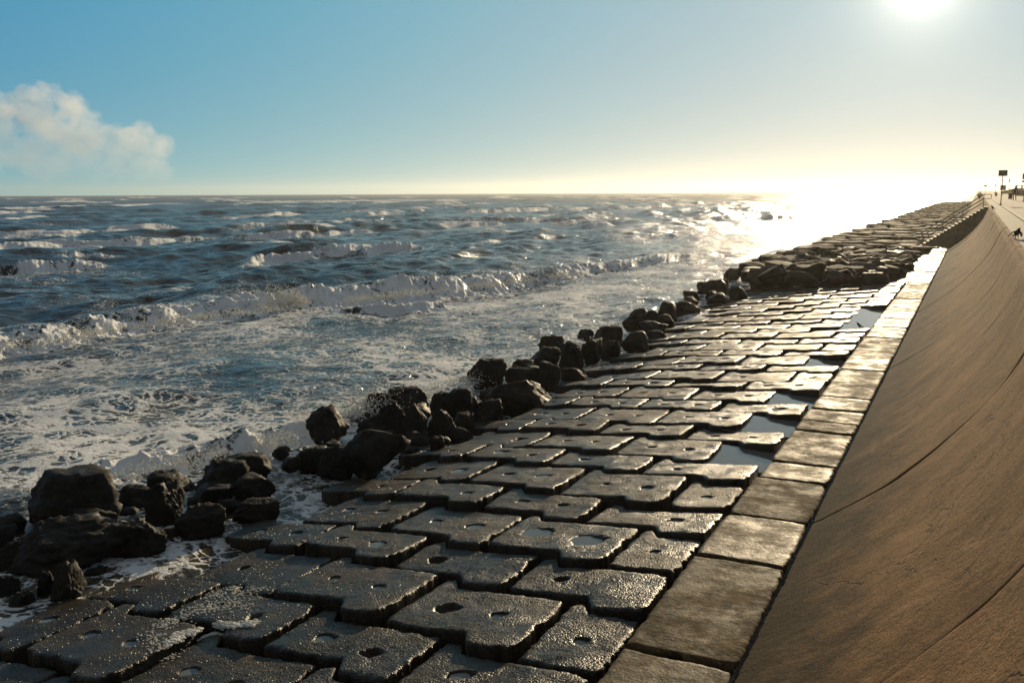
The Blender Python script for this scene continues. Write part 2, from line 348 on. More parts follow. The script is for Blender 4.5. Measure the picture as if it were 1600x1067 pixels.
# breaking waves: base line of the front in photo pixels, height (m), foam on the front, foam trailing behind, soft ends
BREAK = [
    (((-60, 570), (0, 562), (120, 536), (240, 512), (400, 493), (500, 480), (600, 470), (740, 452), (860, 433), (1000, 413), (1200, 390)), .95, 1.0, 1.0),
    (((540, 494), (640, 489), (705, 479)), .34, .95, .5),
    (((-40, 820), (40, 790), (110, 765), (200, 742), (330, 718), (440, 695), (500, 672), (600, 634), (700, 598)), .30, .95, .6),
    (((-40, 378), (90, 372), (190, 366)), .9, .95, .5), (((-40, 391), (180, 383), (370, 371)), .75, .95, .4),
    (((300, 399), (450, 391), (600, 388)), .62, .0, .0), (((315, 359), (450, 353), (640, 346)), .8, .9, .4), (((430, 364), (540, 358)), .6, .9, .2),
    (((-40, 330), (130, 325), (245, 321)), .9, .9, .6), (((85, 317), (150, 315)), 1.0, .9, .3), (((375, 319), (560, 315), (740, 313)), 1.0, .9, .5),
    (((400, 342), (480, 336)), .8, .9, .3), (((640, 352), (800, 347), (980, 341)), .75, .5, .2), (((520, 334), (640, 331)), .9, .7, .3),
    (((0, 345), (95, 340)), .6, .8, .5), (((720, 334), (900, 326)), .9, .8, .4), (((-40, 471), (60, 469), (130, 466)), .3, .0, .0), (((860, 352), (1010, 343)), .7, .5, .3)]
def sea_field(X, Y, cell):
    """height over mean level and foam density of the water at X, Y"""
    z = np.zeros_like(X); R = random.Random(5)
    R2 = np.hypot(X, Y)
    for k in range(64):                                      # wind sea and swell running towards the shore (+X)
        lam = 1.3*(1.085**k) if k < 44 else R.uniform(14, 40)
        th = R.gauss(0, .55 if lam < 9 else .28); kk = 2*math.pi/lam
        amp = .0185*lam**.75 if lam < 12 else .11
        ph = R.uniform(0, 6.28)
        att = np.clip((lam/cell-2.5)/2.5, 0, 1)
        a = kk*(X*math.cos(th)+Y*math.sin(th))+ph + .6*perlin2(X/(lam*2.2)+k, Y/(lam*2.2)-k)*2
        z += amp*att*(np.sin(a)+.25*np.sin(2*a+1.2))
    group = .75+.6*fbm2(X/38, Y/60, 2)
    shore = sstep(-24, -44, X)
    z *= np.clip(group, .3, 1.6)*(.34+.66*shore)
    foam = np.zeros_like(X)
    # surf zone between the main breaker and the rocks is laced with foam
    Pm = px_line(BREAK[0][0]); Xm = np.interp(Y, Pm[:, 1], Pm[:, 0], left=Pm[0, 0]-.2*0, right=Pm[-1, 0])
    inside = sstep(-.5, 2.5, X-Xm)
    far = sstep(120, 60, Y)
    foam = np.maximum(foam, inside*(.41+.36*fbm2(X/6, Y/10, 3))*(.45+.55*far))
    foam = np.maximum(foam, sstep(-14.5, -11.5, X)*.52*sstep(140, 30, Y))
    # faint streaks outside
    foam = np.maximum(foam, (1-inside)*np.clip(.9*fbm2(X/16+5, Y/30, 3)-.28, 0, .32)*sstep(400, 60, R2))
    rr = random.Random(21); feats = list(BREAK)
    lines = [(px_line(p), h, f, t) for p, h, f, t in feats]
    for i in range(330):                                     # scattered whitecaps further out
        x0 = -45*(22**rr.random()); y0 = 40*(30**rr.random()); dd_ = math.hypot(x0, y0); ln = rr.uniform(4, 14)*(dd_/90)**.5
        if dd_ < 80 or x0 > -12-.16*y0: continue
        n = 5; yy = np.linspace(y0, y0+ln, n); xx = x0+np.cumsum(np.array([rr.uniform(-1, 1.4) for _ in range(n)]))
        lines.append((np.stack([xx, yy, yy*0], 1), rr.uniform(.35, .75)*(1+.0012*dd_), rr.choice([1.0, .95, .85, .0]), rr.uniform(.1, .6)))
    for li, (P, h, f, t) in enumerate(lines):
        y0, y1 = P[0, 1], P[-1, 1]; L_ = y1-y0
        m = (Y > y0-3) & (Y < y1+3) & (X < P[:, 0].max()+6) & (X > P[:, 0].min()-22)
        if not m.any(): continue
        x, y = X[m], Y[m]; cm = cell[m]
        wob = (.9 if li != 2 else .5)*fbm2(y/6.5+li*7.7, x*0+li, 2)+.22*fbm2(y/1.7, x/.8+li, 3)
        xc = np.interp(y, P[:, 1], P[:, 0])+wob
        e = min(L_*.3, 9); env = sstep(y0-1, y0+e, y)*sstep(y1+1, y1-e, y) if li > 0 else sstep(y1+1, y1-20, y)
        env = env*(1+.42*fbm2(y/(3.5 if li < 3 else 7)+li*3, x*0+2, 2))
        if li == 2: env = env*np.clip(.75+.5*fbm2(y/2.6+4, x*0+1, 2), .3, 1.2)
        if li == 0: env *= np.interp(y, [20, 33, 42, 47, 52, 70, 110], [.70, .72, .90, 1.10, .66, .55, .45])
        d = xc-x; w = np.maximum((1.9 if f > 0 else 3.5)*h, cm*1.5)
        prof = np.where(d < w, sstep(0, 1, d/w), np.exp(-np.maximum(d-w, 0)/(3.2*h+cm)))
        crest = np.exp(-((d-w)/(.45*w))**2)
        hh = h*env*prof
        if f > 0:
            near = np.clip(1-cm/3.0, 0, 1); S_ = np.maximum(1, cm/.2)
            x_, y_ = x/S_, y/S_; qx, qy = x_+.25*perlin2(x_/.5, y_/.5+9), y_+.25*perlin2(x_/.5+7, y_/.5); lump = (.6-np.abs(perlin2(qx/.8, qy/.8))*2)*.20+(.6-np.abs(perlin2(qx/.36+3, qy/.36))*2)*.09+(.6-np.abs(perlin2(qx/.17+3, qy/.17))*2)*.035
            body = sstep(-.9, .1, d)*sstep(w*2.1, w*.9, d)
            hh = hh+near*np.where(S_ > 1.3, .32, 1.0)*body*lump*(.6+.6*h)*np.clip(env, 0, 1.2)
            fr = sstep(-.8-.5*h, 0, d)*sstep(w*(1.9 if li < 3 else 1.35)+.4*fbm2(y/1.1, x/1.1, 3), w*.8, d)
            patch = (.93 if li == 0 else .9)+.5*fbm2(y/2.6+li, x/2.0, 3)
            foam[m] = np.maximum(foam[m], f*fr*np.clip(env, 0, 1)*patch*1.25)
            tr = sstep(-6*t-.5, 0, d)*sstep(7*t+w, w, d)
            foam[m] = np.maximum(foam[m], .62*t*tr*np.clip(env, 0, 1)*(.8+.5*fbm2(x/2, y/4, 3)))
        z[m] = z[m]*(1-.6*np.clip(prof*env, 0, 1))+hh
    return z, np.clip(foam, 0, 1.2)
def build_sea():
    ang = np.radians(np.concatenate([np.linspace(-76, -57, 60, endpoint=False), np.linspace(-57, 1.2, 1000)]))
    r = np.concatenate([np.geomspace(10, 130, 980, endpoint=False), np.geomspace(130, 520, 300, endpoint=False), np.geomspace(520, 3200, 170)])
    A, R_ = np.meshgrid(ang, r, indexing='ij'); X = np.sin(A)*R_; Y = np.cos(A)*R_
    cell = np.where(R_ < 130, R_*.0026, np.where(R_ < 520, R_*.0046, R_*.0107))
    x, y, c = X.ravel(), Y.ravel(), cell.ravel()
    z, foam = sea_field(x, y, c)
    V = np.stack([x, y, z+ZW], 1); Q = grid_quads(len(ang), len(r))
    cx_ = x[Q].min(1); cy_ = y[Q].mean(1)
    keep = ((cx_ < -7.6) & (cy_ > -20))
    Q = Q[keep]; used = np.unique(Q); idx = np.full(len(V), -1); idx[used] = np.arange(len(used))
    me = mesh_np('sea_water', V[used], idx[Q]); attr(me, 'foam', foam[used])
    attr(me, 'rip', np.clip(np.log(np.maximum(c[used]/.3, 1))/3.5, 0, 1))
    o = link('sea_water', me, M['sea']); tag(o, kind='structure')
build_sea()

# ------------------------------------------------------------------ apron bed, strip slabs, paving blocks
def z_ap(x): return -3.38+.098*(np.asarray(x)+3.05)
def build_bed():
    xk = [-16, -13.5, -12.2, -10.4, -9, -6, -4.2, -3.06, -3.0, -1.85, -1.80, -1.7]; zk = [-6.5, -5.6, -5.1, -4.52, -4.36, -4.04, -3.80, -3.66, -3.42, -3.42, -3.42, -3.36]
    xs = np.concatenate([np.linspace(-16, -3.1, 130), xk[7:]]); ys = np.concatenate([np.linspace(3, 24, 220), np.linspace(24.3, 420, 300)])
    X, Y = np.meshgrid(xs, ys, indexing='ij'); Z = np.interp(X, xk, zk)+(.07*fbm2(X*1.6, Y*1.6, 5, gain=.6)+.03*(1-np.abs(perlin2(X*5, Y*5))*2))*(X < -3.2)
    o = link('apron_bed', mesh_np('apron_bed', np.stack([X.ravel(), Y.ravel(), Z.ravel()], 1), grid_quads(len(xs), len(ys))), M['bed'])
    tag(o, kind='structure')
build_bed()

def slab_mesh(name, x0, x1, yb, yt, ztop, nu, nv, thick=.28, rough=.03, seed=0, pits=(), rim=.05, amp=.012, wide=0.0, lock=False):
    """a cast slab: x0..x1 wide, its two long edges given by functions of x, edges crumbled, pits sunk in its top"""
    w = x1-x0; dd = float(yt((x0+x1)/2)-yb((x0+x1)/2))
    def axis(n, L):
        e = [(0, thick), (0, rim*1.15), (.012/L, rim*.45), (.035/L, rim*.12)]
        inn = [(t, 0) for t in np.linspace((.07)/L, 1-.07/L, n)]
        return np.array(e+inn+[(1-a, b) for a, b in e[::-1]])
    U, V_ = axis(nu, w), axis(nv, dd)
    u, v = np.meshgrid(U[:, 0], V_[:, 0], indexing='ij'); du, dv = np.meshgrid(U[:, 1], V_[:, 1], indexing='ij')
    x = x0+u*w; B, T = yb(x), yt(x); y = B+(T-B)*v
    s = seed*3.71
    eb = np.exp(-np.minimum(u, 1-u)*w/.10); ev = np.exp(-np.minimum(v, 1-v)*dd/.10)     # crumbling near the edges
    x = x+(np.where(u < .5, 1, -1))*eb*(rough*np.abs(fbm2(x*3+s, y*3, 4))*1.0)
    y = y+(np.where(v < .5, 1, -1))*ev*(rough*np.abs(fbm2(x*3.2-s, y*3.2, 4))*1.0)
    k = .16                                                                             # worn corners
    cu = np.minimum(u, 1-u)*w; cv = np.minimum(v, 1-v)*dd; kc = np.random.RandomState(abs(seed)+9).uniform(.1, 1.3, 4); kq = np.where(u < .5, np.where(v < .5, kc[0], kc[1]), np.where(v < .5, kc[2], kc[3])); cc = np.clip(1-(cu+cv)/(k*(.6+kq)), 0, 1)*kq
    x += np.where(u < .5, 1, -1)*cc*rough*1.2; y += np.where(v < .5, 1, -1)*cc*rough*1.2
    z = ztop(x, y)+amp*fbm2(x*1.7+s, y*1.7, 5, gain=.55)
    edge = np.minimum(cu, cv); z += amp*.8*np.exp(-edge/.08)*(fbm2(x*9+s, y*9, 3)-.3)
    z -= np.exp(-edge/.035)*rim*.2
    for (px_, py_, pr, pdp) in pits:
        r = np.hypot(x-px_, (y-py_)); r = r*(1+.35*fbm2(x*6+s, y*6, 2)); z -= pdp*sstep(pr*1.15, pr*.55, r)
    z = z-np.maximum(du, dv)
    return np.stack([x.ravel(), y.ravel(), z.ravel()], 1), grid_quads(*u.shape)

JY = [3.2, 6.05, 8.9, 11.7, 13.5, 15.5, 16.6, 19.05, 19.95, 21.15, 22.55, 26.3, 28.75, 32.5, 35.2, 37.6, 40.0, 44.9, 47.6, 50.2, 53.4, 57, 60.5, 64, 67, 70, 73.5, 77, 80.5, 84, 87.3, 90.6]
def build_strip():
    n = 0
    for i, (a, b) in enumerate(zip(JY, JY[1:])):
        R = random.Random(i*7+1); dz = R.uniform(-.012, .012); tx, ty = R.gauss(0, .006), R.gauss(0, .006)
        xm, ym = -2.42, (a+b)/2; skew = R.uniform(-.03, .03)
        g = .012+R.random()*.01
        yb = lambda x, a=a, g=g: a+g+0*x+.02*perlin2(x*2.2, x*0+a); yt = lambda x, b=b, g=g: b-g+0*x+.02*perlin2(x*2.2, x*0+b)
        near = a < 24
        V, Q = slab_mesh('slab', -3.035+R.uniform(-.02, .02), -1.862+R.uniform(-.015, .008), yb, yt, lambda x, y: -3.30+dz+tx*(x-xm)+ty*(y-ym),
                         56 if near else 24, int((b-a)*(40 if near else 12))+8, .25, .03, i, (), .035, .008)
        loc = np.array([xm, ym, -3.30]); o = link('strip_slab', mesh_np('strip_slab', V-loc, Q), M['strip'], None, loc)
        if b > 8.7:
            n += 1; look = 'long' if b-a > 2.7 else ('short' if b-a < 1.3 else 'plain')
            lab = f'{look} flat concrete slab in the strip along the wall, {ordn(n)} from the bottom'
        else: lab = 'flat concrete strip slab just below the bottom edge of the photo'
        tag(o, lab, 'concrete slab', 'flat concrete slabs of the strip along the seawall')
build_strip()

def yline(r, x):      # edge between paving row r and r+1: one 0.2 m jog per 2 m of width
    x = np.asarray(x, float); off = .95 if r % 2 else 0.0
    t = (-3.75-off-x)/2.0; k = np.floor(t); fr = t-k
    return 9.25+1.355*(r+.5)-.10+.27*(k+sstep(0, .11, fr))+.17*(k+fr)+.025*perlin2(x*1.1+r*5.3, x*0+r*1.7)
SUNK = {6: 1, 8: 1, 10: 1, 14: 1, 20: 1, 22: 1, 24: 1}          # half cells by the strip that hold standing water
TOPS = ([], []); SURF = []
def build_blocks():
    rown = 0
    for r in range(-3, 34):
        cols = []; x = -3.07
        first = 1.03 if r % 2 == 0 else 2.03
        while True:
            w = first if not cols else 2.03; cols.append((x-w, x)); x -= w
            if x < -14: break
        Yr = 9.25+1.355*r; xout = np.interp(Yr, [4, 6.5, 9, 25, 33, 42, 54], [-11.6, -11.0, -10.0, -10.2, -10.8, -11.9, -12.6])
        n = 0; vis = Yr > 6.5
        if vis: rown += 1
        for ci, (a, b) in enumerate(cols):
            xc = (a+b)/2
            if xc < xout-.45: break
            if ci == 0 and r in SUNK: continue
            if r in (21, 23) and ci == 0: a2 = -4.0; b = a2; 
            if b-a < .5: continue
            n += 1
            R = random.Random(r*31+ci*7+3); outer = (xc-2.0 < xout-.45)
            gx = .012+R.random()*.022; gy = .012+R.random()*.028
            sink = R.uniform(-.035, .03)-(.09 if outer else 0); tx = R.gauss(.016, .012)+(.05 if outer else 0); ty = -abs(R.gauss(.026, .022))
            if r in SUNK or r-1 in SUNK: pass
            ym = 9.25+1.355*r+.22*(-3.6-xc); slope = .098
            zt = lambda x_, y_, xc=xc, ym=ym, sink=sink, tx=tx, ty=ty: z_ap(xc)+(slope+tx)*(x_-xc)+ty*(y_-ym)+sink
            jb, jt = R.uniform(-.02, .02), R.uniform(-.02, .02)
            yb = lambda x_, r=r, gy=gy, j=jb: yline(r-1, x_)+gy+j*(x_-xc)
            yt = lambda x_, r=r, gy=gy, j=jt: yline(r, x_)-gy+j*(x_-xc)
            pits = []; pl = []
            us = ((.5,) if b-a < 1.5 else (.30, .70))
            for u in us:
                if R.random() < .10: continue
                pr = R.choice([.07, .08, .09, .10, .15]) if Yr > 9 else .11
                if (r, ci) == (2, 1): pr = .24
                px_ = a+(b-a)*(u+R.uniform(-.03, .03)); py_ = float((yb(np.array(px_))+yt(np.array(px_)))/2)+R.uniform(-.05, .05)
                pits.append((px_, py_, pr, .085)); 
                if R.random() < .75: pl.append((px_, py_, pr))
            near = Yr < 13; midn = Yr < 27
            nu, nv = (88, 62) if near else ((46, 34) if midn else (24, 18))
            if b-a < 1.5: nu = nu*6//10
            V, Q = slab_mesh('block', a+gx*.5, b-gx*1.6-.012, yb, yt, zt, nu, nv, .34, .05, r*13+ci, pits, .024, .013 if Yr < 30 else .010)
            if Yr < 12: SURF.append(V[V[:, 2] > zt(V[:, 0], V[:, 1])-.03])
            if Yr < 24:
                kq = np.random.RandomState(r*50+ci+500); nq = int((950 if Yr < 15 else 520)*(b-a)/2); F4 = V[Q[kq.randint(0, len(Q), nq)]]
                ww = kq.dirichlet([1, 1, 1, 1], nq); pp = (F4*ww[..., None]).sum(1); up = pp[:, 2] > zt(pp[:, 0], pp[:, 1])-.05; TOPS[0].append(pp[up])
            loc = np.array([xc, ym, float(z_ap(xc))-.3])
            o = link('paving_block', mesh_np('paving_block', V-loc, Q), M['block'], None, loc)
            what = 'half-width' if b-a < 1.5 else ('broken' if outer else 'interlocking')
            if vis: lab = f'{what} wet paving block {ordn(n)} out from the strip, {ordn(rown)} row up'
            else: lab = 'wet paving block just below the bottom edge of the photo'
            tag(o, lab, 'paving block', 'interlocking concrete paving blocks of the apron')
            if Yr < 32:
                for (px_, py_, pr) in pl:      # water standing in a pit
                    k = 18; zc = float(zt(px_, py_))-.030
                    ring = [(px_+pr*.98*math.cos(2*math.pi*q/k), py_+pr*.98*math.sin(2*math.pi*q/k), zc) for q in range(k)]
                    P = np.array([(px_, py_, zc)]+ring)-loc
                    T = np.array([(0, 1+q, 1+(q+1) % k) for q in range(k)])
                    link('puddle', mesh_np('puddle', P, T), M['puddle'], o)
build_blocks()
def grit():
    R = np.random.RandomState(77); O = np.array([(1, 0, 0), (0, 1, 0), (-1, 0, 0), (0, -1, 0), (0, 0, 1.0)]); T = np.array([(0, 1, 4), (1, 2, 4), (2, 3, 4), (3, 0, 4)])
    def build(name, P, S, mat, lab):
        n = len(P); a = R.uniform(0, 6.28, n); ca, sa = np.cos(a), np.sin(a); V = O[None]*S[:, None, None]*np.array([1, .8, .8])*(1+R.uniform(-.3, .3, (n, 5, 1)))
        V = np.stack([V[..., 0]*ca[:, None]-V[..., 1]*sa[:, None], V[..., 0]*sa[:, None]+V[..., 1]*ca[:, None], V[..., 2]], 2)+P[:, None]
        o = link(name, mesh_np(name, V.reshape(-1, 3), (T[None]+np.arange(n)[:, None, None]*5).reshape(-1, 3), False), mat); tag(o, lab, name, None, 'stuff')
    P, S = TOPS
    P = np.vstack(P); w = fbm2(P[:, 0]*1.3, P[:, 1]*1.3, 3)+.25*R.rand(len(P)); k = w > -.12; P = P[k]
    build('barnacles', P, R.uniform(.004, .0115, len(P)), M['crust'], 'rough crust of barnacles and grit on the near paving blocks')
    n = 9000; y = 8+(60-8)*R.rand(n)**1.6; x = -1.842+R.normal(0, .012, n)
    build('gravel', np.stack([x, y, -3.35+.03*R.rand(n)], 1), R.uniform(.015, .035, n), M['crust'], 'wet dark gravel in the crack between strip slabs and seawall')
grit()

def puddle(name, x0, x1, y0, y1, z, lab):
    n = 12; xs = np.linspace(x0, x1, n); ys = np.linspace(y0, y1, n*2); X, Y = np.meshgrid(xs, ys, indexing='ij')
    o = link(name, mesh_np(name, np.stack([X.ravel(), Y.ravel(), 0*X.ravel()+z], 1), grid_quads(n, 2*n)), M['puddle']); tag(o, kind='structure')
for k, r in enumerate((6, 8, 10, 14)):
    yc = 9.25+1.355*r; puddle('puddle', -4.5, -3.02, yc-.85, yc+.75, -3.535, '')
puddle('puddle', -4.55, -3.02, 35.3, 44.3, -3.53, '')

# ------------------------------------------------------------------ seawall
PROF = [(-1.83, -3.45), (-1.828, -3.30), (-1.80, -3.285), (-1.755, -3.275), (-1.45, -3.06), (-.853, -2.613), (-.306, -2.06), (.21, -1.45), (.5, -1.02), (.69, -.62), (.82, -.28), (.90, -.06), (.925, -.02), (.96, 0.0), (1.10, .004)]
def build_wall():
    P = np.array(PROF); t = np.concatenate([[0], np.cumsum(np.hypot(*np.diff(P, axis=0).T))])
    def prof(n):
        tt = np.linspace(0, t[-1], n); 
        x, z = np.interp(tt, t, P[:, 0]), np.interp(tt, t, P[:, 1])
        kx = np.convolve(np.pad(x, 3, 'edge'), np.ones(7)/7, 'valid'); kz = np.convolve(np.pad(z, 3, 'edge'), np.ones(7)/7, 'valid')
        q_ = int(n*.075)+1; kx[:q_] = x[:q_]; kz[:q_] = z[:q_]; kx[-3:] = x[-3:]; kz[-3:] = z[-3:]; return kx, kz
    root = empty('seawall', (0, 8, -3.3))
    tag(root, 'tall curved brown concrete seawall with diagonal joints, on the right', 'seawall')
    joints = [.5, 7.0]+[7.0+6.6*i for i in range(1, 40)]+[290, 330, 380, 450, 560, 800, 1300, 2400]
    for i, (a, b) in enumerate(zip(joints, joints[1:])):
        R = random.Random(i+50); px_, pz_ = prof(70 if a < 60 else 36)
        n = 60 if a < 30 else (24 if a < 100 else 8)
        g = .011 if a < 60 else .02; e = .02
        ys = np.concatenate([[a+g, a+g, a+g+.008], np.linspace(a+g+e, b-g-e, n), [b-g-.008, b-g, b-g]])
        ins = np.concatenate([[.10, .012, .002], np.zeros(n), [.002, .012, .10]])
        X, Y = np.meshgrid(px_, ys, indexing='ij'); Z = np.repeat(pz_[:, None], len(ys), 1)
        dx, dz = np.gradient(px_), np.gradient(pz_); nn = np.hypot(dx, dz); nx, nz = -dz/nn, dx/nn      # outward (seaward, up)
        off = .010*fbm2(Y*.7, np.arange(len(px_))[:, None]*.05+Y*0+i, 3)+R.uniform(-.006, .006)-ins[None, :]
        X = X+nx[:, None]*off; Z = Z+nz[:, None]*off
        V = np.stack([X.ravel(), Y.ravel(), Z.ravel()], 1); Q = grid_quads(*X.shape)[:, ::-1]
        link('wall_panel', mesh_np('wall_panel', V-np.array([0, 8, -3.3]), Q), M['wall'], root)
build_wall()

def sheet(name, xs, ys, z, mat):
    X, Y = np.meshgrid(np.array(xs, float), np.array(ys, float), indexing='ij'); Z = np.full(X.size, float(z))
    o = link(name, mesh_np(name, np.stack([X.ravel(), Y.ravel(), Z], 1), grid_quads(len(xs), len(ys)), False), mat); return tag(o, kind='structure')
sheet('promenade', np.linspace(1.10, 1.95, 3), np.concatenate([np.linspace(-6, 400, 60), [900, 3000]]), .002, M['pave'])
sheet('promenade', np.linspace(1.95, 9, 5), np.concatenate([np.linspace(-6, 400, 60), [900, 3000]]), .075, M['pave'])
sheet('ground', [9.0, 40, 400, 3200], [-40, 100, 500, 3200], .03, M['land'])
bm = bmesh.new(); bm_box(bm, 1.90, 1.965, -6, 3000, -.05, .082, 0); o = bm_obj('kerb', bm, M['stair']); tag(o, kind='structure')

# ------------------------------------------------------------------ rocks
def ico(n):
    bm = bmesh.new(); bmesh.ops.create_icosphere(bm, subdivisions=n, radius=1); V = np.array([v.co[:] for v in bm.verts]); Fc = np.array([[v.index for v in f.verts] for f in bm.faces]); bm.free(); return V, Fc
ICO = {n: ico(n) for n in (1, 2, 3, 4, 5)}
def rock_verts(seed, sx, sy, sz, sub=4, flat=.0, jag=1.0):
    V, Fc = ICO[sub]; R = np.random.RandomState(seed); d = V.copy()
    P = R.normal(size=(20, 3)); P[:, 2] *= .8 if not flat else .22; P /= np.linalg.norm(P, axis=1)[:, None]; D = R.uniform(.52, .95, 20)
    P = np.vstack([P, [[0, 0, 1]]]); D = np.append(D, R.uniform(.62, .85) if not flat else R.uniform(.28, .42))
    dots = d@P.T; t = np.where(dots > .05, D/np.maximum(dots, .05), 9); t.sort(axis=1)
    r = -np.log(np.sum(np.exp(-t[:, :4]*60), axis=1))/60; r = np.minimum(r, 1.2)
    v = d*r[:, None]; q = v*1.6+seed*1.37
    v = v*(1+jag*(.05*perlin3(q)+.05*perlin3(q*2.3)+.07*perlin3(q*5.1)+.045*(.5-np.abs(perlin3(q*10))*2)+.018*perlin3(q*21)+.010*perlin3(q*42))[:, None])
    ridge = (1-np.abs(perlin3(q*1.9+5))*2); v = v*(1+.03*jag*ridge)[:, None]
    lo, hi = v.min(0), v.max(0); v = (v-(lo+hi)/2)/(hi-lo)*2
    return v*np.array([sx, sy, sz])/2, Fc
# near rocks: photo x-left, x-right, y-top, y-bottom, label
ROCKS = [
 (56, 185, 742, 830, 'largest domed black rock at far left with breaking foam behind it'), (109, 183, 798, 842, 'low ledge rock tucked against the front foot of the domed rock'),
 (22, 208, 826, 912, 'long sloping black rock in front of the big domed rock at left'), (-14, 27, 826, 862, 'rock cut by the left photo edge, upper of the larger two'),
 (-12, 40, 810, 838, 'small low rock at the left photo edge, topmost there'), (-12, 31, 903, 948, 'rock at the left photo edge, lowest one above the dark water'),
 (17, 57, 930, 964, 'small rounded rock sitting in foam left of the upright pillar rock'), (83, 135, 888, 952, 'upright pillar rock with sunlit side and foam at its foot'),
 (165, 262, 820, 885, 'blocky black rock right of the long sloping rock'), (230, 292, 760, 838, 'tall pointed rock with a lit right face beside the boxy rock'),
 (183, 245, 764, 806, 'dark rock between the big domed rock and the tall pointed rock'), (230, 312, 744, 778, 'flat topped rock under the curling foam, behind the tall rock'),
 (278, 352, 795, 850, 'boxy square cut rock with white foam along its right foot'), (291, 318, 780, 802, 'smallest rock perched above the boxy square rock'),
 (300, 364, 761, 797, 'rounded rock between the boxy rock and the paired upper rocks'), (317, 390, 726, 777, 'front rock of the pair standing in the shore break'),
 (330, 423, 711, 754, 'back rock of the pair standing in the shore break'), (365, 431, 748, 788, 'rock just below the pair in the shore break'),
 (366, 436, 784, 819, 'last rock of the left cluster beside the white wash'), (95, 116, 876, 896, 'little stone resting on top of the pillar rock group'),
 (62, 92, 898, 945, 'dark rock half hidden behind the upright pillar rock'), (-12, 60, 855, 905, 'black rock behind the left edge, below the long sloping rock'),
 (481, 546, 642, 700, 'sharp peaked rock with splash against its left side'), (558, 617, 652, 692, 'smooth shouldered rock right of the peaked rock'),
 (537, 642, 676, 752, 'biggest black rock of the middle cluster with a lit ridge'), (591, 638, 636, 692, 'leaning rock with a bright rim behind the biggest middle rock'),
 (624, 668, 636, 692, 'dark rock right of the leaning rimmed rock'), (497, 562, 700, 746, 'low rock in the white wash below the peaked rock'),
 (462, 514, 700, 732, 'small wet rock in the wash left of the middle cluster'), (608, 671, 610, 646, 'rock veiled by splash at the back of the middle cluster'),
 (571, 617, 617, 647, 'rock in spray left at the back of the middle cluster'), (672, 713, 617, 662, 'squarish rock behind the rounded egg shaped rock'),
 (669, 717, 644, 694, 'rounded egg shaped rock in the middle cluster'), (696, 738, 613, 662, 'rock between the egg shaped rock and the long flat rock'),
 (709, 746, 648, 682, 'dark low rock right of the egg shaped rock'), (736, 786, 629, 670, 'cube like rock in front of the long flat rock'),
 (750, 861, 602, 647, 'long flat topped rock bridging to the apron edge'), (730, 791, 564, 606, 'rounded rock standing in spray above the long flat rock'),
 (787, 851, 578, 612, 'wedge rock lying behind the long flat rock'), (843, 876, 571, 613, 'upright rock at the apron edge with lit right side'),
 (800, 833, 565, 588, 'small pointed stone left of the upright edge rock'), (822, 876, 545, 577, 'sloping rock below the highest middle rock'),
 (841, 887, 528, 562, 'highest pointed rock of the upper middle cluster'), (874, 907, 539, 577, 'dark steep rock right of the highest pointed rock'),
 (874, 915, 578, 605, 'low stone at the apron edge right of the upright rock'), (672, 699, 686, 720, 'white footed little rock on the apron edge'),
 (739, 772, 652, 672, 'small stone at the foot of the cube like rock'), (926, 972, 512, 547, 'pyramid shaped rock at the apron edge, mid distance'),
 (908, 941, 534, 568, 'left rock at the foot of the pyramid shaped rock'), (935, 969, 535, 563, 'right rock at the foot of the pyramid shaped rock'),
 (971, 1012, 522, 555, 'triangular rock just right of the pyramid shaped group'), (1009, 1043, 520, 540, 'low stone right of the triangular rock'),
 (979, 1014, 486, 517, 'tall left rock of the trio above the triangular rock'), (1007, 1029, 489, 516, 'narrow middle rock of the trio above the triangular rock'),
 (1026, 1054, 495, 517, 'sloping right rock of the trio above the triangular rock'), (999, 1043, 506, 526, 'flat rock lying in front of the trio'),
 (1024, 1058, 475, 505, 'left half of the long double rock in mid distance'), (1051, 1093, 474, 499, 'right half of the long double rock in mid distance'),
 (1067, 1095, 457, 473, 'lone rounded rock in the foam beyond the double rock'), (1091, 1139, 439, 464, 'humped rock group beyond the lone rounded rock'),
 (1131, 1156, 422, 439, 'lone rock at the seaward corner of the far rubble'), (1105, 1139, 461, 482, 'low rock just below the humped rock'),
 (1139, 1167, 451, 477, 'rock at the upper outer corner of the paving'), (888, 912, 545, 578, 'small dark rock left of the pyramid group'),
 (893, 917, 578, 600, 'little stone between the upright edge rock and the triangular rock')]
for i, (xa, xb, ya, yb_, lab) in enumerate(ROCKS):
    R = random.Random(i+300); base = atz((xa+xb)/2, yb_-2, -4.42)
    k = ppm(base); w = (xb-xa)/k; dist = np.linalg.norm(base[:2]); phi = math.atan2(HC-base[2], dist)
    dep = w*R.uniform(.75, .95); hv = ((yb_-ya)/k-.42*dep*math.sin(phi))/math.cos(phi); hv = max(hv*1.1, .42*w)+.25; w *= 1.1
    fwd = np.array([base[0], base[1], 0])/dist
    c = base+fwd*dep*.42
    V, Fc = rock_verts(i*17+3, w*.97, dep, hv, 5 if dist < 17 else (4 if dist < 40 else 3), jag=1.35)
    a = math.atan2(fwd[1], fwd[0])-math.pi/2
    ca, sa = math.cos(a), math.sin(a); Vr = np.stack([V[:, 0]*ca-V[:, 1]*sa, V[:, 0]*sa+V[:, 1]*ca, V[:, 2]], 1)
    o = link('rock', mesh_np('rock', Vr, Fc), M['rock'], None, (c[0], c[1], base[2]+hv/2-.25))
    tag(o, lab, 'rock', 'black riprap rocks between the surf and the paving')

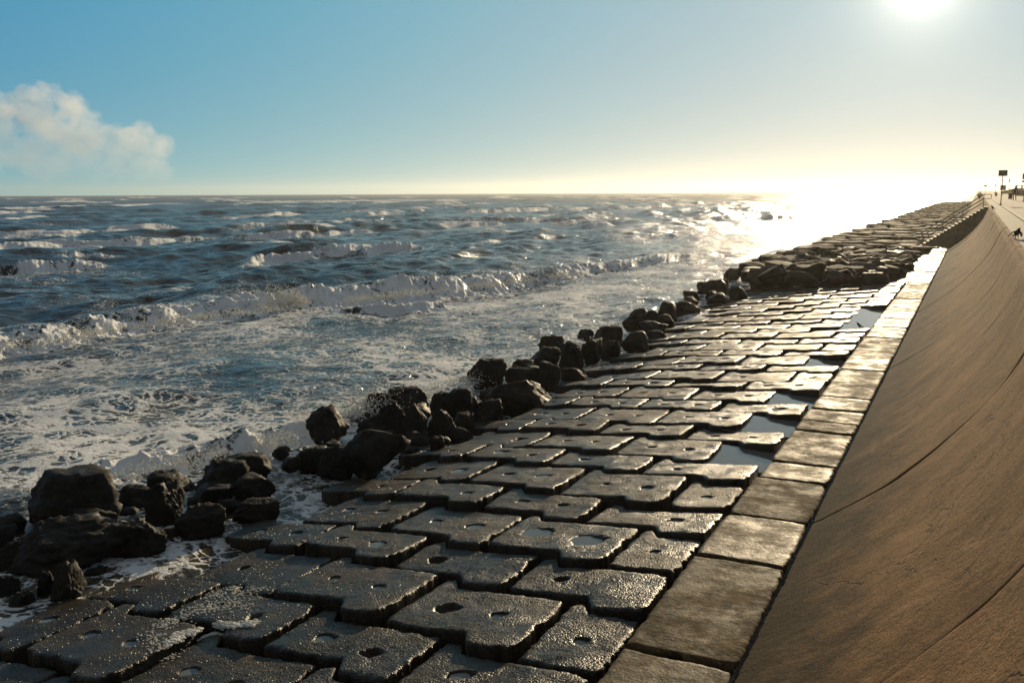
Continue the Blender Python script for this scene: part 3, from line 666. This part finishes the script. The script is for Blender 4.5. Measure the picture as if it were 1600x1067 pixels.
FILL = [(30, 880, 34), (150, 905, 26), (215, 800, 40), (268, 845, 30), (322, 775, 34), (360, 800, 28), (255, 795, 30), (205, 812, 30), (140, 850, 30), (8, 925, 34), (42, 960, 22), (395, 745, 26),
        (520, 715, 34), (575, 745, 30), (655, 700, 34), (640, 715, 26), (690, 700, 26), (720, 690, 30), (600, 700, 36), (655, 655, 34), (690, 640, 30), (735, 640, 28), (770, 625, 30), (765, 600, 32), (820, 605, 30), (835, 590, 28),
        (860, 590, 24), (900, 560, 26), (855, 565, 28), (915, 530, 22), (950, 552, 26), (990, 545, 22), (985, 515, 22), (1015, 520, 22), (1060, 490, 22), (1045, 500, 20), (1080, 480, 22), (1115, 470, 22), (1100, 455, 20), (1128, 450, 20), (1150, 462, 20), (455, 735, 30), (440, 716, 24)]
for j, (x_, y_, w_) in enumerate(FILL):
    base = atz(x_, y_, -4.42); w = w_*1.25/ppm(base); V, Fc = rock_verts(j*13+4000, w, w*.85, w*.72, 3 if w < .6 else 4, jag=1.35); R = random.Random(j)
    a = R.uniform(0, 6.28); V = np.stack([V[:, 0]*math.cos(a)-V[:, 1]*math.sin(a), V[:, 0]*math.sin(a)+V[:, 1]*math.cos(a), V[:, 2]], 1)
    o = link('rock', mesh_np('rock', V, Fc), M['rock'], None, (base[0], base[1], base[2]+w*.24))
    sec = 'big left cluster' if x_ < 430 else ('middle cluster' if x_ < 790 else 'thin line of far stones')
    tag(o, f'small broken stone wedged between larger rocks of the {sec}', 'rock', f'small broken stones, {sec}')

# far rubble: flat slabs and boulders heaped before and beyond the stairs
def rub_z(x, y): return np.interp(x, [-24, -18, -14.5, -12, -9, -4, -3], [-5.4, -5.0, -4.3, -3.75, -3.55, -3.62, -3.65])
def rub_left(y): return float(np.interp(y, [52, 60, 75, 95, 140, 220, 400], [-9.5, -12.3, -14.0, -14.3, -12.8, -13.0, -13.5]))
VAR = []
for k in range(16):
    V, Fc = rock_verts(900+k*5, 1, 1, 1, 4, flat=(1.0 if k % 3 else 0.0), jag=.9); VAR.append(mesh_np('rubble_rock', V, Fc)); VAR[-1].materials.append(M['rock'] if k % 4 == 0 else M['rubble'])
ZONES = [('seaward edge', lambda x: x < -12.5), ('middle', lambda x: -12.5 <= x < -7), ('landward side', lambda x: x >= -7)]
def rubble():
    R = random.Random(99); items = []
    y = 54.2
    while y < 86:
        xl = rub_left(y)
        step = 1.32; x = -3.9
        while x > xl:
            s = R.uniform(1.0, 2.2)
            items.append((x-s*.35+R.uniform(-.25, .25), y+R.uniform(-.6, .6), s)); x -= s*.86
        y += step
    items = [it for it in items if not (86.5 < it[1] and it[0] > -5.0)]
    items = items[:300-5]
    for i, (x, y, s) in enumerate(items):
        o = bpy.data.objects.new('rubble_rock', VAR[i % 16]); C.objects.link(o)
        h = R.uniform(.38, .85)*(1.35 if (x < rub_left(y)+3 or R.random() < .10) else .7)
        front = y < 57.5
        if front: h = R.uniform(.6, 1.05); s *= .85
        o.scale = (s*1.15, s*R.uniform(.8, 1.1), h); o.rotation_euler = (R.gauss(0, .16), R.gauss(0, .16), R.uniform(0, 6.28))
        if front: o.rotation_euler = (R.gauss(0, .2), R.gauss(0, .2), R.uniform(0, 6.3))
        o.location = (x, y, float(rub_z(x, y))+R.uniform(-.1, .12)+(.1 if front else 0))
        zn = next(n for n, f in ZONES if f(x)); d = 'near front' if y < 62 else ('behind the front row' if y < 74 else 'close to the stairs')
        tag(o, f'dark rubble slab, {zn} of the far heap, {d}', 'rock', f'rubble rocks, {zn}, {d}')
    # the rest of the heap beyond the stairs, too many to count
    Vs, Fs, n = [], [], 0; V0 = [rock_verts(1200+k, 1, 1, 1, 3, flat=1.0, jag=.9) for k in range(6)]
    y = 85.5
    while y < 420:
        xl = rub_left(y); x = -.8 if y > 97 else (-5.4 if y > 87 else -3.9)
        while x > xl:
            s = R.uniform(1.5, 2.7); v, f = V0[R.randrange(6)]; a = R.uniform(0, 6.28)
            v = v*np.array([s*1.1, s, R.uniform(.6, 1.2)]); v = np.stack([v[:, 0]*math.cos(a)-v[:, 1]*math.sin(a), v[:, 0]*math.sin(a)+v[:, 1]*math.cos(a), v[:, 2]], 1)
            v = v+np.array([x, y+R.uniform(-.6, .6), float(rub_z(x, y))+R.uniform(-.15, .15)]); Vs.append(v); Fs.append(f+n); n += len(v); x -= s*.9
        y += 1.7+max(0, y-150)*.01
    o = link('distant_rubble', mesh_np('distant_rubble', np.vstack(Vs), np.vstack(Fs)), M['rubble'])
    tag(o, 'distant dark rubble stretching away beyond the concrete stairs', 'rubble', None, 'stuff')
rubble()

# ------------------------------------------------------------------ stairs and railing
YS = 90.75
def build_stairs():
    root = empty('concrete_stairs', (-2.0, YS, -3.3)); tag(root, 'concrete stairs stepping down from the promenade over the seawall to the rubble', 'stairs')
    off = Vector((-2.0, YS, -3.3)); n = 18; x0, x1 = .55, -4.35; z0, z1 = 0.0, -3.42; wdt = 3.0
    run = (x0-x1)/n; rise = (z0-z1)/n
    bm = bmesh.new(); pts = [(x0, z0-.03)]
    for i in range(n):
        pts += [(x0-run*i-.0, z0-rise*(i+1)-.03), (x0-run*(i+1), z0-rise*(i+1)-.03)]
    pts += [(x1, -3.9), (1.0, -3.9), (1.0, z0-.03)]
    A = [bm.verts.new((x, YS, z)) for x, z in pts]; B = [bm.verts.new((x, YS+wdt, z)) for x, z in pts]
    bm.faces.new(A); bm.faces.new(B[::-1])
    for k in range(len(pts)): bm.faces.new((A[k], A[(k+1) % len(pts)], B[(k+1) % len(pts)], B[k]))
    bmesh.ops.translate(bm, verts=bm.verts, vec=-off); bm_obj('stair_body', bm, M['stair'], root)
    for i in range(n):
        bm = bmesh.new(); bm_box(bm, x0-run*(i+1)-.015, x0-run*i-.003, YS-.012, YS+wdt+.01, z0-rise*(i+1)-.029, z0-rise*(i+1)+.02, .008)
        bmesh.ops.translate(bm, verts=bm.verts, vec=-off); bm_obj('tread', bm, M['tread'], root)
    rl = empty('stair_railing', (-2.0, YS+.12, -3.3)); tag(rl, 'thin metal three-rail handrail climbing the side of the stairs, looped at its top', 'railing')
    off = Vector((-2.0, YS+.12, -3.3)); yy = YS+.12
    S = lambda x: z0-rise*(x0-x)/run
    def part(name, pts, r):
        bm = bmesh.new(); bm_tube(bm, pts, r, 8); bmesh.ops.translate(bm, verts=bm.verts, vec=-off); bm_obj(name, bm, M['steel'], rl)
    for x in (.5, -1.05, -2.55, -4.1): part('post', [(x, yy, S(x)-.1), (x, yy, S(x)+1.05)], .028)
    for hh in (1.05, .72, .38): part('rail', [(.5, yy, S(.5)+hh), (-4.3, yy, S(-4.3)+hh)], .036)
    z = S(.5)+1.06; pts = [(.5, yy, z)]+[(.5+.1*0+.48+.09*math.sin(a), yy, z-.09+.09*math.cos(a)) for a in np.linspace(0, math.pi/2, 5)]
    pts += [(.98+.09*math.cos(a), yy, z-.26-.09*math.sin(a)) for a in np.linspace(0, math.pi/2, 5)]+[(.5, yy, z-.35)]
    part('rail_loop', pts, .026)
build_stairs()

# ------------------------------------------------------------------ things on the promenade
ZP = .075
def sign_post(px, base_y, top_y, bw, bh, lab, grp=None, mat='sign', second=False, name='sign_post'):
    P = atz(px, base_y, ZP); k = ppm(P); H = (base_y-top_y)/k
    root = empty(name, tuple(P)); tag(root, lab, 'sign', grp)
    bm = bmesh.new(); bm_tube(bm, [(0, 0, 0), (0, 0, H-.05)], .04, 10); bm_obj('pole', bm, M['steel'], root)
    bm = bmesh.new(); bm_tube(bm, [(0, 0, 0), (0, 0, .12)], .11, 10); bm_obj('pole_base', bm, M['steel'], root)
    w, h = bw/k, bh/k
    bm = bmesh.new(); bm_box(bm, -w/2, w/2, -.065, -.045, H-h, H, .006); bm_obj('sign_board', bm, M[mat], root)
    if second:
        bm = bmesh.new(); bm_box(bm, -w/2, w/2, -.065, -.045, H-h-.1-.25, H-h-.1, .006); bm_obj('sign_board', bm, M[mat], root)
    return root
sign_post(1563.5, 320.5, 267, 12.5, 9, 'tall pole with a blank dark rectangular board, nearest sign on the promenade', 'promenade sign posts')
sign_post(1599, 315.5, 272, 8, 9, 'sign pole with two stacked boards cut by the right photo edge', 'promenade sign posts', second=True)
sign_post(1566.5, 305, 290, 8, 7.5, 'hazy distant board behind the nearest sign pole', 'promenade sign posts')
sign_post(1539, 303, 289.3, 4, 2.6, 'tiny distant red sign on a thin pole above the stair railing', 'promenade sign posts', mat='red')
def lamp(px, base_y, top_y, lab):
    P = atz(px, base_y, ZP); k = ppm(P); H = (base_y-top_y)/k; root = empty('street_lamp', tuple(P)); tag(root, lab, 'lamp post', 'thin distant poles along the promenade')
    bm = bmesh.new(); bm_tube(bm, [(0, 0, 0), (0, 0, H*.7), (0, 0, H)], [.10, .06, .05], 8); bm_obj('pole', bm, M['steel'], root)
    bm = bmesh.new(); bm_box(bm, -.16, .16, -.16, .16, H*.78, H, .05); bm_obj('lamp_head', bm, M['steel'], root)
lamp(1575.5, 303.5, 280, 'thin grey pole rising behind the slatted bin near the walker'); lamp(1554.6, 303, 288, 'faint thin pole left of the nearest sign, above a small bin')
def bin_(px, base_y, hpx, wpx, lab):
    P = atz(px, base_y, ZP); k = ppm(P); r = wpx/k/2; H = hpx/k; root = empty('litter_bin', tuple(P)); tag(root, lab, 'bin', 'litter bins on the promenade')
    bm = bmesh.new(); bm_tube(bm, [(0, 0, .05), (0, 0, H*.9)], r*.86, 20); bm_obj('bin_body', bm, M['bin'], root)
    for k_ in range(14):
        a = 2*math.pi*k_/14; bm = bmesh.new(); bm_box(bm, -.04*r*3, .04*r*3, r*.9, r*.98, .0, H*.9, .004)
        bmesh.ops.rotate(bm, verts=bm.verts, cent=(0, 0, 0), matrix=Matrix.Rotation(a, 3, 'Z')); bm_obj('slat', bm, M['bin'], root)
    bm = bmesh.new(); bm_tube(bm, [(0, 0, H*.9), (0, 0, H)], [r*1.02, r*.75], 20); bm_obj('lid', bm, M['steel'], root)
bin_(1578.5, 311.3, 9.5, 6, 'brown slatted litter bin left of the walking person'); bin_(1556.2, 306.5, 5.5, 3.6, 'tiny far litter bin under the faint thin pole')

def skin_body(name, verts, edges, radii, mat, root=None, sub=2, loc=(0, 0, 0), rz=0.0):
    me = bpy.data.meshes.new(name+'_s'); me.from_pydata([Vector(v) for v in verts], edges, []); o = bpy.data.objects.new(name, me); C.objects.link(o)
    sk = o.modifiers.new('s', 'SKIN'); 
    if not me.skin_vertices: me.skin_vertices.new()
    for i, r in enumerate(radii):
        me.skin_vertices[0].data[i].radius = r if isinstance(r, tuple) else (r, r)
    me.skin_vertices[0].data[0].use_root = True; sk.use_smooth_shade = True
    ss = o.modifiers.new('u', 'SUBSURF'); ss.levels = sub; ss.render_levels = sub
    dg = bpy.context.evaluated_depsgraph_get(); new = bpy.data.meshes.new_from_object(o.evaluated_get(dg)); new.name = name
    bpy.data.objects.remove(o); bpy.data.meshes.remove(me)
    for p in new.polygons: p.use_smooth = True
    return link(name, new, mat, root, loc)
def build_person():
    P = atz(1585, 314, ZP); root = empty('person', tuple(P), math.radians(8)); k = ppm(P)
    tag(root, 'person in dark jacket and trousers walking away along the promenade', 'person')
    # skeleton: pelvis root, spine, head, arms slightly bent, legs mid-stride (walking towards +Y)
    v = [(0, 0, .95), (0, .01, 1.18), (0, .0, 1.40), (0, .01, 1.50), (0, .02, 1.60), (0, .03, 1.72),
         (-.19, 0, 1.42), (-.27, -.06, 1.16), (-.26, .08, .93), (-.25, .13, .85), (.19, 0, 1.42), (.27, -.08, 1.16), (.27, .0, .92), (.26, .05, .84),
         (-.10, .0, .90), (-.11, .14, .50), (-.11, .02, .10), (-.11, .16, .04), (.10, 0, .90), (.11, -.02, .50), (.11, -.26, .16), (.11, -.16, .05)]
    e = [(0, 1), (1, 2), (2, 3), (3, 4), (4, 5), (2, 6), (6, 7), (7, 8), (8, 9), (2, 10), (10, 11), (11, 12), (12, 13), (0, 14), (14, 15), (15, 16), (16, 17), (0, 18), (18, 19), (19, 20), (20, 21)]
    r = [(.15, .11), (.15, .11), (.17, .11), .058, (.078, .095), (.06, .075), .065, .050, .038, .03, .065, .05, .038, .03, .09, .062, .042, .04, .09, .062, .042, .04]
    skin_body('body', v, e, r, M['cloth'], root)
    jv = [(0, 0, .90), (0, 0, 1.1), (0, 0, 1.3), (0, 0, 1.44)]
    skin_body('jacket', jv, [(0, 1), (1, 2), (2, 3)], [(.19, .14), (.18, .14), (.20, .14), (.12, .10)], M['cloth'], root)
    skin_body('hair', [(0, 0, 1.66), (0, .01, 1.74)], [(0, 1)], [(.088, .10), (.07, .085)], M['hair'], root)
build_person()
def build_bird(P, h, lab, rz, wings=False, mat='bird', cat='bird', grp='dark birds on the concrete'):
    root = empty('bird', tuple(P), rz); tag(root, lab, cat, grp); s = h/.30
    v = [(0, 0, .15), (0, .07, .20), (0, .10, .255), (0, .125, .28), (0, -.08, .12), (0, -.17, .085), (0, -.27, .05), (-.03, .0, .08), (-.03, .01, .01), (-.03, .04, .004), (.03, 0, .08), (.03, .01, .01), (.03, .04, .004)]
    e = [(0, 1), (1, 2), (2, 3), (0, 4), (4, 5), (5, 6), (0, 7), (7, 8), (8, 9), (0, 10), (10, 11), (11, 12)]
    r = [.058, .05, .032, .026, (.045, .035), (.026, .014), (.03, .006), .012, .006, .005, .012, .006, .005]
    if wings:
        v += [(-.07, -.01, .19), (-.13, -.06, .13), (-.16, -.13, .05), (.07, -.01, .19), (.13, -.06, .13), (.16, -.13, .05)]
        e += [(0, 13), (13, 14), (14, 15), (0, 16), (16, 17), (17, 18)]; r += [(.03, .02), (.04, .012), (.02, .006)]*2
    v = [tuple(c*s for c in p) for p in v]; r = [tuple(c*s for c in q) if isinstance(q, tuple) else q*s for q in r]
    skin_body('body', v, e, r, M[mat], root, 2)
    bm = bmesh.new(); bm_tube(bm, [(0, .145*s, .282*s), (0, .19*s, .272*s)], [.011*s, .002*s], 8); bm_obj('beak', bm, M['beak'], root)
build_bird(atz(1588.5, 373.5, .004), .34, 'black bird with drooped wings perched on the seawall edge, right side', math.radians(200), True)
build_bird(atz(1551, 328.3, .004), .34, 'small black bird on the seawall top beyond, below the sign pole', math.radians(140))
P = atz(1343, 514, -3.53); P[2] = -3.535; build_bird(P, .26, 'small dark bird wading at the near end of the large puddle', math.radians(70))
def gull(px, py, Y, lab):
    P = aty(px, py, Y); root = empty('flying_bird', tuple(P), .6); tag(root, lab, 'bird', 'birds flying far off')
    v = [(0, 0, 0), (0, .22, .02), (0, -.25, 0), (-.25, .02, .12), (-.6, -.08, .06), (.25, .02, .12), (.6, -.08, .06)]
    skin_body('body', v, [(0, 1), (0, 2), (0, 3), (3, 4), (0, 5), (5, 6)], [.06, .035, .02, (.06, .015), (.02, .006), (.06, .015), (.02, .006)], M['gull'], root, 1)
gull(1430, 266, 230, 'tiny flying bird, left one of two low over the bright sea'); gull(1520, 270, 240, 'tiny faint flying bird, right one of two near the signs')

def leaf_crown(name, c, rx, ry, rz_, n, size, seed, mat, parent):
    R = np.random.RandomState(seed); d = R.normal(size=(n, 3)); d /= np.linalg.norm(d, axis=1)[:, None]
    rr = R.uniform(.25, 1, n)**.5; lump = 1+.35*perlin3(d*2.2+seed)
    p = d*rr[:, None]*lump[:, None]*np.array([rx, ry, rz_])+np.array(c)
    a = R.normal(size=(n, 3)); a /= np.linalg.norm(a, axis=1)[:, None]; b = np.cross(a, R.normal(size=(n, 3))); b /= np.linalg.norm(b, axis=1)[:, None]
    s = size*R.uniform(.6, 1.3, n)[:, None]
    V = np.stack([p-a*s, p+b*s*.45, p+a*s, p-b*s*.45], 1).reshape(-1, 3); Q = np.arange(4*n).reshape(n, 4)
    return link(name, mesh_np(name, V, Q, False), mat, parent)
def shrub(P, w, h, lab, seed, grp=None, n=700):
    root = empty('shrub', tuple(P)); tag(root, lab, 'shrub', grp)
    leaf_crown('foliage', (0, 0, h*.58), w/2, w/2, h*.5, n, w*.09+.04, seed, M['leaf'], root)
    bm = bmesh.new(); bm_tube(bm, [(0, 0, -.1), (.03, 0, h*.35), (0, .05, h*.8)], [.05, .04, .015], 6); bm_obj('stem', bm, M['bin'], root)
shrub(aty(1530.5, 310, 118), .55, .6, 'small tuft of greenery showing behind the top of the stair railing', 4, None, 110)
for i, (px, by, ty, wpx, lab) in enumerate([(1572, 303.2, 298.5, 14, 'low dark hedge behind the nearest sign, left of the walker'), (1581, 304, 296.5, 12, 'dark hedge directly behind the walking person'),
        (1592, 305, 297, 14, 'dark hedge right of the walker under the pavilion roof'), (1604, 306, 297, 14, 'dark hedge at the right photo edge')]):
    P = atz(px, by, .03); k = ppm(P); w, h = wpx/k, (by-ty)/k
    root = empty('hedge', tuple(P)); tag(root, lab, 'hedge', 'far hedges beside the promenade')
    leaf_crown('foliage', (0, 0, h*.5), w/2, 3.0, h*.55, 2600, .22, 40+i, M['leaf'], root)
def pavilion():
    P = atz(1600, 306.5, .03); k = ppm(P); s = 1/k; root = empty('beach_pavilion', tuple(P)); tag(root, 'pale flat roofed beach pavilion at the right photo edge', 'pavilion')
    w = 26*s; H = 17*s
    bm = bmesh.new(); bm_box(bm, -w/2, w/2, 0, 8, H-1.0*s, H, .05); bm_obj('roof', bm, M['roof'], root)
    bm = bmesh.new(); bm_box(bm, -w*.44, w*.5, .4, 7.6, H*.62, H*.72, .03); bm_obj('lower_roof', bm, M['roof'], root)
    for t in (-.42, -.14, .14, .42):
        bm = bmesh.new(); bm_box(bm, t*w-.14, t*w+.14, .3, .6, 0, H-1.0*s, .02); bm_obj('column', bm, M['bldg'], root)
    bm = bmesh.new(); bm_box(bm, -w*.4, w*.46, 5, 7.2, 0, H*.6, .02); bm_obj('wall', bm, M['bldg'], root)
pavilion()

# ------------------------------------------------------------------ spray and loose foam
def droplets(name, items, lab):
    Vb, Fb = ICO[1]; V = (items[:, None, :3]+Vb[None]*items[:, None, 3:4]).reshape(-1, 3)
    Fs = (Fb[None]+(np.arange(len(items))*len(Vb))[:, None, None]).reshape(-1, 3)
    o = link(name, mesh_np(name, V, Fs), M['foam']); tag(o, lab, 'spray', None, 'stuff')
def burst(P, w, h, n, seed, tang=(0.25, 1.0), size=.02, depth=.5):
    R = np.random.RandomState(seed); t = np.array([tang[0], tang[1], 0]); t /= np.linalg.norm(t); q = np.array([t[1], -t[0], 0])
    u = R.normal(0, .42, n); nj = 9; jc = R.uniform(-.9, .9, nj); jh = R.uniform(.35, 1, nj); jl = R.normal(0, .5, nj); j = R.randint(0, nj, n)
    sp = R.rand(n) < .75; u = np.where(sp, jc[j]+jl[j]*0+R.normal(0, .07, n), u)
    hh = np.where(sp, jh[j], .5)*R.rand(n)**1.6; u = u+jl[j]*hh*.6*sp
    p = np.array(P)+t*(u*w/2)[:, None]+q*(R.normal(0, depth, n))[:, None]; p[:, 2] += hh*h
    return np.concatenate([p, (size*R.uniform(.35, 1.3, n)**1.6*(1.15-.6*hh))[:, None]], 1)
def spray():
    B = atz(468, 486, ZW)
    it = [burst(B+np.array([-.5, 0, .3]), 3.0, 1.3, 1700, 1, size=.026, depth=.3)]
    for i, (x, y, w, h, n, s) in enumerate([(520, 655, 2.4, .8, 1100, .016), (590, 636, 2.6, .75, 1500, .016), (660, 622, 2.2, .6, 1100, .016), (725, 600, 1.6, .55, 700, .017),
            (450, 690, 2.0, .5, 700, .016), (790, 575, 1.5, .45, 400, .018), (250, 735, 2.0, .45, 600, .014), (330, 715, 1.6, .4, 500, .014), (90, 765, 2.0, .4, 500, .014), (950, 530, 1.5, .4, 250, .02)]):
        it.append(burst(atz(x, y, ZW+.1), w, h, n, i+2, size=s, depth=.35))
    for i, (x, y) in enumerate([(60, 530), (190, 508), (300, 492), (380, 482), (560, 462), (640, 452), (720, 444), (800, 434), (880, 424)]):
        it.append(burst(atz(x, y+8, ZW+.45), 5.0, .45, 700, i+40, size=.022, depth=.4))
    droplets('sea_spray', np.vstack(it), 'white water droplets thrown up by waves against the rocks')
spray()
def foam_trail():
    R = np.random.RandomState(8); V, Fs, n = [], [], 0; Vb, Fb = ICO[2]; T = np.vstack(SURF)
    def blob(x, y, r):
        nonlocal n
        m = (np.abs(T[:, 0]-x) < .05) & (np.abs(T[:, 1]-y) < .05)
        if not m.any(): return
        z = T[m, 2].max(); v = Vb*(1+.3*perlin3(Vb*2+n))[:, None]*np.array([r*1.5, r*1.2, r*.55])+np.array([x, y, z]); V.append(v); Fs.append(Fb+n); n += len(v)
    for path, cnt, wid, rad in (([(268, 1024), (285, 1006), (312, 999), (342, 994), (372, 999), (400, 998)], 700, .04, .018), ([(305, 962), (345, 950), (395, 962)], 420, .13, .008),
                                ([(250, 985), (290, 968)], 220, .09, .008), ([(235, 1000), (262, 1040)], 220, .09, .008), ([(330, 930), (400, 925)], 200, .11, .008)):
        pts = np.array([atz(x, y, -4.0) for x, y in path])
        for q in range(cnt):
            t = R.rand()*(len(path)-1); p = np.array([np.interp(t, range(len(path)), pts[:, a]) for a in range(2)])+R.normal(0, wid, 2); blob(p[0], p[1], rad*R.uniform(.4, 1.4))
    o = link('foam', mesh_np('foam', np.vstack(V), np.vstack(Fs)), M['foam']); tag(o, 'curl and flecks of white foam lying on the nearest left paving blocks', 'foam', None, 'stuff')
foam_trail()

# ------------------------------------------------------------------ cloud bank far out over the sea
def cloud():
    R = np.random.RandomState(5); D = 7000.0; d0 = ray(110, 290)/np.linalg.norm(ray(110, 290)); ctr = np.array([0, 0, HC])+d0*D/np.hypot(d0[0], d0[1]); side = np.array([d0[1], -d0[0], 0]); side /= np.linalg.norm(side); back = np.array([d0[0], d0[1], 0])
    mpp = D/F/math.cos(math.radians(27)); bm = bmesh.new()
    top = lambda px: np.interp(px, [-150, -60, 0, 25, 45, 60, 90, 118, 150, 175, 200, 235, 275, 300], [122, 132, 147, 162, 192, 188, 168, 184, 220, 226, 220, 246, 268, 282])
    for i in range(620):
        px = R.uniform(-150, 222); ty = float(top(px)); py = ty+(R.rand()**1.3)*(284-ty)
        rad = R.uniform(6, 13)*(1.0 if py < ty+40 else 1.2)*mpp
        p = ctr+side*(px-110)*mpp+back*R.normal(0, 130)+np.array([0, 0, (297-py)*mpp-rad*.6]); 
        if p[2]-rad < 60: continue
        V, Fc = ICO[2]; vs = [bm.verts.new(tuple(p+v*rad*np.array([1.15, 1.15, .9]))) for v in V]
        for f in Fc: bm.faces.new([vs[k] for k in f])
    me = bpy.data.meshes.new('c'); bm.to_mesh(me); bm.free(); o = bpy.data.objects.new('c', me); C.objects.link(o)
    rm = o.modifiers.new('r', 'REMESH'); rm.mode = 'VOXEL'; rm.voxel_size = 11.0
    dg = bpy.context.evaluated_depsgraph_get(); new = bpy.data.meshes.new_from_object(o.evaluated_get(dg)); bpy.data.objects.remove(o)
    n = len(new.vertices); co = np.zeros(n*3, np.float32); new.vertices.foreach_get('co', co); co = co.reshape(-1, 3).astype(float); no = np.zeros(n*3, np.float32); new.vertices.foreach_get('normal', no); no = no.reshape(-1, 3)
    co += no*(26*(.5-np.abs(perlin3(co/110))*2)+14*(.5-np.abs(perlin3(co/48+7))*2)+6*perlin3(co/22))[:, None]; co[:, 2] = np.maximum(co[:, 2], 45)
    new.vertices.foreach_set('co', co.astype(np.float32).ravel()); new.update(); new.name = 'cloud'
    m = bpy.data.materials.new('cloud_vapour'); m.use_nodes = True; nt = m.node_tree; nt.nodes.clear()
    out = nt.nodes.new('ShaderNodeOutputMaterial'); v = nt.nodes.new('ShaderNodeVolumePrincipled')
    v.inputs['Color'].default_value = (1, 1, 1, 1); v.inputs['Anisotropy'].default_value = 0.35
    g = nt.nodes.new('ShaderNodeNewGeometry'); sp = nt.nodes.new('ShaderNodeSeparateXYZ'); mr = nt.nodes.new('ShaderNodeMapRange'); nt.links.new(g.outputs['Position'], sp.inputs[0]); nt.links.new(sp.outputs['Z'], mr.inputs['Value'])
    mr.inputs['From Min'].default_value = 60; mr.inputs['From Max'].default_value = 520; mr.inputs['To Min'].default_value = .0002; mr.inputs['To Max'].default_value = .0023
    nt.links.new(mr.outputs[0], v.inputs['Density'])
    nt.links.new(v.outputs[0], out.inputs['Volume']); o = link('cloud', new, m, None); tag(o, 'pale heaped cloud bank low over the horizon at the left edge', 'cloud')
cloud()

# ------------------------------------------------------------------ haze
def haze():
    bm = bmesh.new(); bm_box(bm, -3400, 3400, -60, 3400, -8.0, 30.0)
    m = bpy.data.materials.new('haze_air'); m.use_nodes = True; nt = m.node_tree; nt.nodes.clear()
    out = nt.nodes.new('ShaderNodeOutputMaterial'); v = nt.nodes.new('ShaderNodeVolumePrincipled')
    v.inputs['Color'].default_value = (.95, .90, .78, 1); v.inputs['Density'].default_value = HAZE; v.inputs['Anisotropy'].default_value = .65
    nt.links.new(v.outputs[0], out.inputs['Volume']); o = bm_obj('haze', bm, m); tag(o, kind='stuff')
HAZE = 0.00013
haze()
